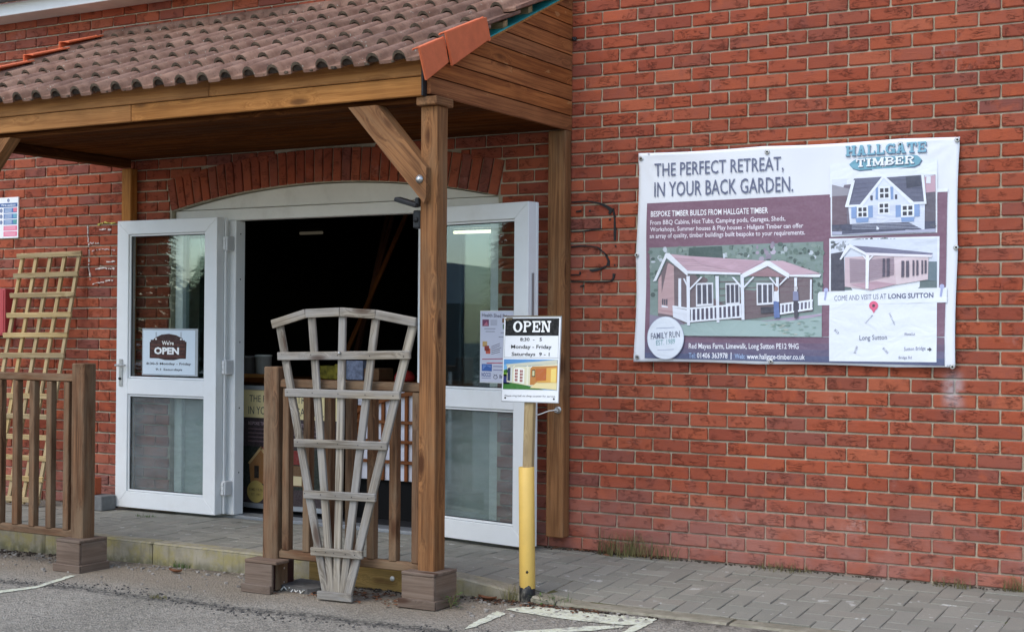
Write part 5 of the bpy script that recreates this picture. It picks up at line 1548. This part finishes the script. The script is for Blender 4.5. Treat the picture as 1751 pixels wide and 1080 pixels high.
# ---------------------------------------------------------------- small things round the porch
fl = thing('floodlight', 'black floodlight with motion sensor on the side of the main porch post', 'lamp', (-.28, -1.49, 1.86))
plank('head', (-.385, -1.535, 1.944), (-.275, -1.50, 1.908), .085, .022, MT['black'], fl, (-.3, -.2, 1), .005)
plank('lens', (-.378, -1.531, 1.930), (-.282, -1.499, 1.899), .070, .002, MT['alu'], fl, (-.3, -.2, 1), .0005)
box('bracket', -.292, -.2655, -1.515, -1.455, 1.905, 1.948, MT['black'], fl, .006)
box('sensor_box', -.308, -.2655, -1.505, -1.44, 1.795, 1.885, MT['black'], fl, .006)
lathe('sensor_dial', [(0, 0), (.014, .0), (.013, .008), (0, .009)], Matrix.Translation((-.287, -1.5052, 1.838)) @ Matrix.Rotation(pi/2, 4, 'X'), MT['gasket'], fl, 12)
hk = thing('door_tie', 'white cord looped to a metal eye plate that holds the right door open', 'hook', (-.2, -.12, .82))
lathe('eye_plate', [(0, 0), (.022, .001), (.022, .005), (.012, .008), (0, .009)], Matrix.Translation((-.225, -.0905, .822)) @ Matrix.Rotation(pi/2, 4, 'X'), MT['steel'], hk, 12)
tube('eye', [(-.225+.013*cos(a*pi/5), -.112+.010*sin(a*pi/5), .822+.012*sin(a*pi/5)) for a in range(11)], .003, MT['steel'], hk)
tube('cord', [(-.218, -.115, .824), (-.25, -.16, .818), (-.285, -.20, .800), (-.305, -.225, .792)], .0035, MT['cord'], hk)
gk = thing('wall_hook', 'small rusty hook on the wall beside the gable boards', 'hook', (-.17, -.02, 3.0))
tube('shank', [(-.178, .01, 3.006), (-.178, -.028, 3.008), (-.170, -.036, 3.000), (-.166, -.030, 2.990)], .006, MT['black'], gk)
lathe('rose', [(0, 0), (.014, .001), (.010, .006), (0, .007)], Matrix.Translation((-.178, -.0005, 3.006)) @ Matrix.Rotation(pi/2, 4, 'X'), MT['black'], gk, 10)
gb = tag(box('concrete_block', -3.96, -3.752, -.245, -.105, .001, .106, MT['grey_block'], None, .006), 'grey concrete block on the paving left of the open door leaf', 'block')
rbk = tag(box('loose_brick', -3.955, -3.848, -.215, -.15, .107, .226, MT['red_brick_smooth'], None, .004), 'orange red brick standing on top of the grey concrete block', 'brick')
# half-buried slate with white scrawl between the railing feet
sp = thing('slate', 'broken dark slate with white painted scrawl lying on the ground by the railing foot', 'slate', (-1.08, -1.36, z_road(-1)))
zs = z_road(-1.1)
prism('slab', [(-1.175, -1.455), (-.965, -1.492), (-.925, -1.43), (-1.03, -1.26), (-1.20, -1.25)], 'z', zs-.01, zs+.030, plain('dark_slate', (.11, .105, .10), .8, 0, .3, 20, .4), sp)
for pts in ([(-1.165, -1.452), (-1.14, -1.4585), (-1.12, -1.452), (-1.10, -1.4655)], [(-1.085, -1.468), (-1.07, -1.458), (-1.05, -1.474), (-1.03, -1.466), (-1.01, -1.4815), (-.985, -1.4865)]):
    prv = []
    tube('scrawl', [(x, y-.008, zs+.012+.010*((i % 2)*2-1)) for i, (x, y) in enumerate(pts)], .004, MT['cord'], sp, 5)
# weeds: each tuft or plant is its own
def tuft(label, x, y, z, n, h, spread, mat, seed, group=None):
    rr = random.Random(seed)
    V, Fc = [], []
    for i in range(n):
        a = rr.uniform(0, 2*pi); r0 = spread*.45*sqrt(rr.random()); hh = h*rr.uniform(.45, 1)
        bx, by = x+r0*cos(a)*1.5, y+r0*sin(a)*.6
        lean = rr.uniform(.1, .8)*hh; a2 = rr.uniform(0, 2*pi)
        w = rr.uniform(.0012, .0026)
        wx, wy = -sin(a2+rr.uniform(-.6, .6))*w, cos(a2)*w
        o = len(V)
        for t in (0, .45, .8, 1):
            cx, cy, cz = bx+cos(a2)*lean*t*t, by+sin(a2)*lean*t*t*.7, z+hh*t*(1-.25*t*lean/hh)
            cy = min(cy, -.006) if y > -.3 else cy
            ww = 1-t*.85
            V += [(cx-wx*ww, cy-wy*ww, cz), (cx+wx*ww, cy+wy*ww, cz)]
        for k in range(3): Fc.append((o+2*k, o+2*k+1, o+2*k+3, o+2*k+2))
    return tag(add('grass_tuft', mesh('grass_tuft', V, Fc), None, None, mat), label, 'grass', group)
tuft('largest dry grass tuft at the foot of the brick wall, right of the wall post', .155, -.045, -.005, 170, .17, .20, MT['grass'], 1)
tuft('straggly dry grass just right of the largest tuft by the wall', .36, -.03, -.005, 70, .15, .22, MT['grass'], 2)
tuft('low dry grass in the wall joint below the middle of the banner', 1.13, -.03, -.005, 80, .065, .26, MT['grass'], 3)
tuft('small withered tuft at the wall foot below the banner corner', 2.03, -.04, -.008, 60, .07, .16, MT['grass'], 4)
tuft('dry tuft at the wall foot near the right end of the pavement', 2.33, -.03, -.008, 70, .11, .10, MT['grass'], 5)
tuft('thin grass growing left of the bollard foot', .06, -1.14, z_road(0), 46, .11, .07, MT['grass'], 6)
tuft('green grass growing right of the bollard foot', .30, -1.10, z_road(0)+.0, 40, .075, .16, MT['green'], 7)
tuft('green tuft at the kerb face left of the entrance middle', -2.18, -1.14, z_road(-2.2), 60, .05, .10, MT['green'], 9)
tuft('flat green grass sprouting from the paving below the left door', -3.30, -.28, 0, 50, .020, .14, MT['green'], 10)
tuft('yellowish grass sprig growing out of the grit seam in the asphalt', -1.58, -1.95, z_road(-1.6), 40, .030, .09, MT['grass'], 12)
def leafy(label, x, y, z, n, h, spread, seed, stalks=0):
    rr = random.Random(seed)
    V, Fc = [], []
    for i in range(n):
        a = rr.uniform(0, 2*pi); r = spread*sqrt(rr.random()); hz = h*rr.uniform(.1, 1)
        c = Vector((x+r*cos(a), y+r*sin(a)*.7, z+hz)); s = rr.uniform(.007, .014)
        d = Vector((cos(a), sin(a), rr.uniform(-.3, .6))).normalized(); sd = d.cross(Vector((0, 0, 1))).normalized()
        o = len(V)
        V += [tuple(c), tuple(c+d*s*.9+sd*s*.55), tuple(c+d*s*2), tuple(c+d*s*.9-sd*s*.55)]
        Fc.append((o, o+1, o+2, o+3))
    p = tag(add('weed', mesh('weed', V, Fc), None, None, MT['green']), label, 'weed')
    for k in range(stalks):
        a = rr.uniform(0, 6); t = (x+cos(a)*spread*.5, y+sin(a)*spread*.4, z+h*rr.uniform(.8, 1.5))
        tube('stem', [(x, y, z), (x*.5+t[0]*.5, y*.5+t[1]*.5, z+h*.5), t], .0016, MT['grass'], p, 4)
    return p
leafy('leafy green weed against the foot of the main porch post', -.085, -1.47, z_road(0), 60, .075, .055, 3, 5)
leafy('flat green weed beside the bollard on the kerb edge', .245, -1.125, z_road(0)+.012, 26, .03, .07, 5, 1)
# moss between the pavers, grit by the kerb, pebbles and leaves: nobody could count these
rr = random.Random(5)
def scatter(name, n, place, size, mat, flat=.6, label=None, cat=None):
    parts = []
    for i in range(n):
        x, y, z = place(); s = size*rr.choice((.5, .7, 1, 1.3))*rr.uniform(.6, 1.2)
        v, f = cbox(s*2, s*1.5, s*2*flat, s*.35, s*.22)
        a = rr.uniform(0, pi); ca, sa = cos(a), sin(a)
        parts.append(([(p[0]*ca-p[1]*sa+x, p[0]*sa+p[1]*ca+y, p[2]+z+s*flat*.6) for p in v], f))
    o = joined(name, parts, mat, None, 'stuff')
    if label: tag(o, label, cat)
    return o
scatter('grit', 900, lambda: ((lambda x: (x, -1.96+.1*sin(x*2.3)+rr.gauss(0, .055), z_road(x)))(rr.uniform(-4.2, .6))), .0042, plain('dark_grit', (.07, .066, .062), .95, 0, .4, 30, .3), .6, 'loose dark grit along the seam in the asphalt', 'grit')
scatter('pebbles', 420, lambda: ((lambda x: (x, -1.15-abs(rr.gauss(0, .22)), z_road(x)))(rr.uniform(-4.0, .9))), .0078, MT['stone'], .6, 'pale pebbles and crumbs strewn along the kerb', 'pebbles')
scatter('soil_crumbs', 1100, lambda: ((lambda x: (x, -1.145-abs(rr.gauss(0, .06)), z_road(x)))(rr.choice((rr.uniform(-4.2, -2.8), rr.uniform(-1.1, .9), rr.uniform(-1.1, -.3))))), .006, plain('soil', (.050, .038, .028), 1, 0, .4, 30, .3), .7, 'dark soil and leaf mould gathered against the kerb', 'soil')
scatter('soil_crumbs', 420, lambda: ((lambda x: (x, -.012-abs(rr.gauss(0, .018)), z_pave(x, 0)))(rr.choice((rr.uniform(-.35, .45), rr.uniform(-.2, 2.4))))), .005, plain('wall_soil', (.07, .055, .040), 1, 0, .4, 30, .3), .7, 'soil crumbs along the foot of the brick wall', 'soil')
def leaves(name, n, place, size, mat, label):
    V, Fc = [], []
    for i in range(n):
        x, y, z = place(); s = size*rr.uniform(.6, 1.3); a = rr.uniform(0, 2*pi); t = rr.uniform(-.5, .5)
        u = Vector((cos(a), sin(a), t*.5)); w = Vector((-sin(a), cos(a), rr.uniform(-.5, .5)))*.5
        c = Vector((x, y, z+s*.35)); o = len(V)
        V += [tuple(c-u*s), tuple(c+w*s+Vector((0, 0, s*.2))), tuple(c+u*s), tuple(c-w*s+Vector((0, 0, s*.25)))]
        Fc += [(o, o+1, o+2), (o, o+2, o+3)]
    return tag(add(name, mesh(name, V, Fc), None, None, mat, 'stuff'), label, 'leaves')
leaves('fallen_leaves', 150, lambda: ((lambda x: (x, -1.32-abs(rr.gauss(0, .12)), z_road(x)))(rr.uniform(-1.15, -.25))), .018, MT['leaf'], 'brown dead leaves under the fan trellis')
leaves('fallen_leaves', 46, lambda: (rr.uniform(-.32, .42), -.02-abs(rr.gauss(0, .03)), 0), .018, MT['leaf'], 'brown dead leaves in the corner at the wall post foot')
leaves('fallen_leaves', 170, lambda: ((lambda x: (x, -1.15-abs(rr.gauss(0, .055)), z_road(x)))(rr.uniform(-.12, .62))), .012, MT['leaf'], 'dead leaves and straw round the bollard foot')
leaves('moss', 190, lambda: ((lambda x, y: (x, y, z_pave(x, y)-.012))(rr.uniform(.1, 3.2), -.1*rr.randint(1, 10)-.005)), .014, plain('moss', (.075, .085, .025), 1, 0, .4, 20, .3), 'moss growing in the joints of the block paving')
for (x, y, s, lab) in ((-2.06, -1.31, .05, 'curled brown dead leaf lying on the asphalt before the entrance'), (-.035, -1.20, .055, 'orange brown dead leaf beside the main porch post foot')):
    V = []
    for i in range(7):
        t = i/6*2-1
        w = (1-t*t)*.42
        for k in (-1, 0, 1): V.append((x+t*s, y+k*w*s, z_road(x)+.006+abs(k)*.012+.012*t*t))
    tag(add('dead_leaf', mesh('dead_leaf', V, [(i*3+k, i*3+k+1, i*3+k+4, i*3+k+3) for i in range(6) for k in range(2)]), None, None, MT['leaf']), lab, 'leaf')

# ---------------------------------------------------------------- inside the shop
ct = thing('shop_counter', 'dark wooden shop counter inside the doorway', 'counter', (-2.9, .9, 0))
box('counter_top', -3.9, -1.25, .62, 1.15, .888, .925, MT['soffit'], ct, .004)
box('counter_front', -3.86, -1.29, .66, .68, .005, .887, MT['dark_wood'], ct, .002)
ab = thing('poster_board', 'aluminium framed poster board with cream heading inside the doorway', 'poster', (-2.52, .32, .01))
BX0, BX1, BZ0, BZ1 = -2.975, -2.085, .03, .885
for a in ((BX0, BX1, .30, .325, BZ1-.03, BZ1), (BX0, BX1, .30, .325, BZ0, BZ0+.035), (BX0, BX0+.025, .30, .325, BZ0+.036, BZ1-.031), (BX1-.025, BX1, .30, .325, BZ0+.036, BZ1-.031)):
    box('frame_bar', *a, MT['alu'], ab, .003)
box('backing', BX0+.02, BX1-.02, .314, .322, BZ0+.02, BZ1-.02, MT['black'], ab, .001)
def a3(p, l=0): return (BX0+.026+(BX1-BX0-.052)*p[0], .3135-.0006*l, BZ0+.036+(BZ1-BZ0-.067)*p[1])
P = Print(a3)
P.poly(R4(0, 0, 1, .76), (58, 46, 48), 1); P.poly(R4(0, .755, 1, 1), (222, 204, 150), 2)
P.text('THE PERFECT RETREAT,', ((.06, .885), (.78, .885), (.06, .955)), (62, 62, 66), 3)
P.text('IN YOUR BACK GARDEN.', ((.05, .785), (.84, .785), (.05, .855)), (62, 62, 66), 3)
P.text('BESPOKE TIMBER BUILDS FROM HALLGATE TIMBER', ((.05, .69), (.75, .69), (.05, .72)), (160, 140, 145), 3, .012)
for i in range(4): P.line((.05, .655-.036*i), (.86-.07*(i % 2), .655-.036*i), .012, (104, 84, 88), 3)
P.poly(R4(0, .14, 1, .50), (34, 40, 32), 2)
P.poly([(.06, .36), (.19, .50), (.31, .36), (.31, .17), (.08, .18)], (150, 104, 60), 3); P.poly([(.19, .50), (.62, .48), (.70, .36), (.31, .36)], (120, 40, 34), 4)
P.poly([(.05, .35), (.19, .505), (.205, .49), (.07, .34)], (190, 160, 110), 5); P.poly([(.19, .505), (.32, .355), (.30, .345), (.18, .48)], (190, 160, 110), 5)
P.poly(R4(.33, .17, .68, .35), (104, 76, 48), 3); P.poly(R4(.24, .17, .28, .36), (206, 190, 150), 6); P.poly(R4(.36, .18, .62, .26), (206, 190, 150), 6); P.poly(R4(.12, .22, .17, .33), (46, 36, 30), 6)
P.disc((.14, .10), .095, .098, (176, 152, 84), 7, 28)
P.text('FAMILY RUN', ((.07, .105), (.21, .105), (.07, .13)), (92, 76, 44), 8, .01); P.text('EST. 1989', ((.09, .065), (.19, .065), (.09, .085)), (92, 76, 44), 8)
P.build('printed_poster', ab, MT['print'])
wp = tag(box('white_panel', -2.055, -1.30, .44, .46, .272, .905, MT['white_panel'], None, .003), 'plain white panel standing behind the brown lattice inside the doorway', 'panel')
tag(box('gap_filler', -2.10, -1.27, .475, .615, .004, .270, plain('gap_shade_black', (.006, .006, .006), .95, 0, .1, 9, 0), None, .004), 'near-black box filling the shaded gap under the white panel inside the doorway', 'gap_filler')  # box under the panel, coloured near-black as the shaded gap there
bl2 = thing('brown_lattice', 'brown arched lattice trellis in front of the white panel inside the doorway', 'trellis', (-1.8, .42, .3))
for x in (-2.03, -1.835, -1.645, -1.455, -1.32):
    box('upright', x-.012, x+.012,   .418, .436, .274, .72+.20*max(0, 1-((x+1.38)/.75)**2), MT['lattice_brown'], bl2, .002, 'z')
for z in (.40, .535, .665): box('cross_bar', -2.06, -1.30, .400, .4175, z-.011, z+.011, MT['lattice_brown'], bl2, .002)
arc_p = [(-2.06+.76*i/10, .70+.19*(1-((-2.06+.76*i/10+1.38)/.75)**2)) for i in range(11)]
prism('arched_bar', arc_p + [(x, z-.028) for x, z in reversed(arc_p)], 'y', .399, .417, MT['lattice_brown'], bl2)
def tub(label, x, y, z, r, h, mat, nm='bucket', cat='tub'):
    t = lathe(nm, [(r*.9, 0), (r, h*.9), (r*1.04, h*.9), (r*1.04, h), (r*.9, h)], Matrix.Translation((x, y, z)), mat, None, 18)
    return tag(t, label, cat)
tub('white plastic tub on the counter, just inside the left door post', -3.165, .78, .926, .062, .165, MT['bucket'])
tub('dull grey tub on the counter, left of the white one', -3.33, .82, .926, .075, .155, plain('grey_tub', (.20, .18, .17), .7))
tag(box('wood_offcut', -3.30, -2.98, .635, .68, .926, .952, MT['fascia'], None, .003), 'orange wood offcut lying on the front edge of the counter', 'timber')
tag(box('yellow_box', -2.62, -2.49, .75, .83, .926, 1.02, MT['yellow_card'], None, .003), 'yellow packet on the counter behind the left of the fan trellis', 'packet')
tag(box('yellow_box', -2.47, -2.40, .72, .80, .926, 1.035, MT['yellow_card'], None, .003), 'taller yellow packet on the counter beside the leaflets', 'packet')
tag(box('leaflet_stack', -2.365, -2.22, .72, .80, .926, 1.062, plain('leaflets', (.26, .29, .40), .5, 0, .35, 40, 0), None, .004), 'stack of pale blue leaflets standing on the counter', 'leaflets')
tag(box('card_box', -2.21, -2.08, .72, .90, .926, 1.01, MT['cardboard'], None, .004), 'brown cardboard box on the counter right of the leaflets', 'box')
for x, r_, lab in ((-1.93, .075, 'left crumpled red cloth on the counter'), (-1.72, .085, 'right crumpled red cloth on the counter')):
    o = lathe('red_cloth', [(r_, 0), (r_*.98, .03), (r_*.75, .06), (r_*.3, .075), (0, .078)], Matrix.Translation((x, .82, .926)) @ Matrix.Rotation(.5, 4, 'X') @ Matrix.Scale(.7, 4, (0, 0, 1)), MT['red_cloth'], None, 14)
    o.matrix_basis = Matrix.Translation((x, .82, .926)); tag(o, lab, 'cloth')
for (a, b, lab) in (((-2.40, 1.52, 2.16), (-2.93, 1.36, .93), 'longest timber batten leaning inside, the palest, nearest the fan trellis'), ((-2.78, 1.82, 2.20), (-2.96, 1.62, .93), 'left dark batten leaning at the back of the doorway'), ((-2.66, 1.72, 2.18), (-2.91, 1.5, .93), 'middle thin batten leaning at the back of the doorway')):
    r_ = thing('leaning_batten', lab, 'batten', b, 'timber battens leaning inside the shop')
    plank('batten', a, b, .035, .02, MT['soffit'] if 'pale' in lab else MT['dark_wood'], r_, (0, -1, 0))
def tube_lamp(label, x, y, z, L, mat='lamp'):
    t = thing('strip_lamp', label, 'lamp', (x, y, z))
    box('housing', x-L/2, x+L/2, y-.04, y+.04, z+.032, z+.09, MT['white' if mat == 'lamp' else 'room'], t, .004)
    lathe('tube', [(.0, -L/2+.02), (.014, -L/2+.02), (.014, L/2-.02), (0, L/2-.02)], Matrix.Translation((x, y, z)) @ Matrix.Rotation(pi/2, 4, 'Y'), MT[mat], t, 10)
tube_lamp('lit strip lamp hanging in the shop, seen through the right door pane', -2.70, 3.0, 2.125, .46)
tube_lamp('lit strip lamp deep in the shop, seen through the dark doorway', -4.62, 3.2, 2.18, .30, 'dim_lamp')

# ---------------------------------------------------------------- across the yard (met only in the glass)
bnr = thing('barn', 'grey round roofed barn across the yard behind the camera', 'barn', (-34, -26, 0))
def barn():
    D = Vector((.835, .548, 0)).normalized(); S = Vector((-D.y, D.x, 0)); c = Vector((-36, -24, -.2))
    half, ln = 5.5, 26
    def W(a, b, z): return tuple(c + S*a + D*b + Vector((0, 0, z)))
    pr = [(-half, 2.4)] + [(-half*cos(pi*i/12), 2.4+1.5*sin(pi*i/12)) for i in range(1, 12)] + [(half, 2.4)]
    V = [W(a, 0, z) for a, z in pr] + [W(a, -ln, z) for a, z in pr]
    n = len(pr)
    add('roof', mesh('roof', V, [(i, i+1, n+i+1, n+i) for i in range(n-1)] + [tuple(range(n)), tuple(range(2*n-1, n-1, -1))]), bnr, None, MT['barn'])
    V = [W(a, b, z) for z in (0, 2.38) for a, b in ((-half+.1, -.1), (half-.1, -.1), (half-.1, -ln+.1), (-half+.1, -ln+.1))]
    add('wall', mesh('wall', V, [(0, 1, 5, 4), (1, 2, 6, 5), (2, 3, 7, 6), (3, 0, 4, 7)]), bnr, None, MT['barn_wall'])
barn()
def bare_tree(label, x, y, h, seed):
    rr = random.Random(seed)
    t = thing('bare_tree', label, 'tree', (x, y, -.15), 'bare trees across the yard')
    V, Fc = [], []
    def limb(p, d, L, r, depth):
        q = p + d*L
        k = Vector((0, 0, 1)) if abs(d.z) < .9 else Vector((1, 0, 0))
        a = d.cross(k).normalized(); b = d.cross(a); o = len(V)
        for (c, rad) in ((p, r), (q, r*.62)):
            for j in range(5): V.append(tuple(c + a*rad*cos(j*2*pi/5) + b*rad*sin(j*2*pi/5)))
        for j in range(5): Fc.append((o+j, o+(j+1) % 5, o+5+(j+1) % 5, o+5+j))
        if depth:
            for i in range(rr.choice((2, 3, 3))):
                e = (d + Vector((rr.uniform(-.8, .8), rr.uniform(-.8, .8), rr.uniform(-.25, .45)))).normalized()
                limb(q - d*L*rr.uniform(0, .3), e, L*rr.uniform(.6, .82), r*.6, depth-1)
    tr = tube('trunk', [(x, y, -.2), (x+.05, y, h*.15), (x-.04, y+.05, h*.3)], [.22, .17, .14], MT['bark'], t, 8)
    for i in range(5):
        a = i*2*pi/5
        limb(Vector((x-.04, y+.05, h*.28)), Vector((cos(a)*.6, sin(a)*.6, 1)).normalized(), h*.2, .08, 4)
    add('crown', mesh('crown', V, Fc), t, None, MT['bark'])
bare_tree('bare tree across the yard, nearer the barn', -27.0, -15.5, 9.0, 4)
bare_tree('bare tree across the yard, farther from the barn', -15.5, -19.5, 8.5, 8)
EV = plain('evergreen_leaf', (.03, .045, .02), .8, 0, .4, 2, 0)
def evergreen(label, X, Y, H, R, n, seed):
    ev = thing('evergreen_tree', label, 'tree', (X, Y, -.15), 'evergreens across the yard')
    tube('trunk', [(X, Y, -.2), (X, Y, 1.0), (X, Y, H*.9)], [.2, .16, .04], MT['bark'], ev, 8)
    rr = random.Random(seed)
    V, Fc = [], []
    for i in range(n):
        h = rr.random()**.8; z = .1 + H*h
        R_ = (R*(1-h)**.6*(.75+.25*mnoise.noise(Vector((h*6, 1.3, 0))))+.1)*sqrt(rr.uniform(.2, 1))
        a = rr.uniform(0, 2*pi); c = Vector((X+R_*cos(a)*(1+.2*sin(3*a+h*5)), Y+R_*sin(a), z))
        d = Vector((cos(a), sin(a), rr.uniform(-.7, .2))).normalized(); sd = d.cross(Vector((0, 0, 1))).normalized(); s = rr.uniform(.2, .38); o = len(V)
        V += [tuple(c-sd*s*.4), tuple(c+sd*s*.4), tuple(c+d*s)]; Fc.append((o, o+1, o+2))
    add('crown', mesh('crown', V, Fc), ev, None, EV)
evergreen('taller dense dark evergreen across the yard, between the bare trees', -21.3, -17.6, 5.2, 2.1, 9000, 3)
evergreen('shorter dense dark evergreen added beside the taller one to cover pale sky in the door glass', -18.7, -18.0, 2.9, 2.0, 6000, 5)  # added tree, sized to block the pale sky reflected in the left pane
bpy.data.scenes.remove(_tmp)
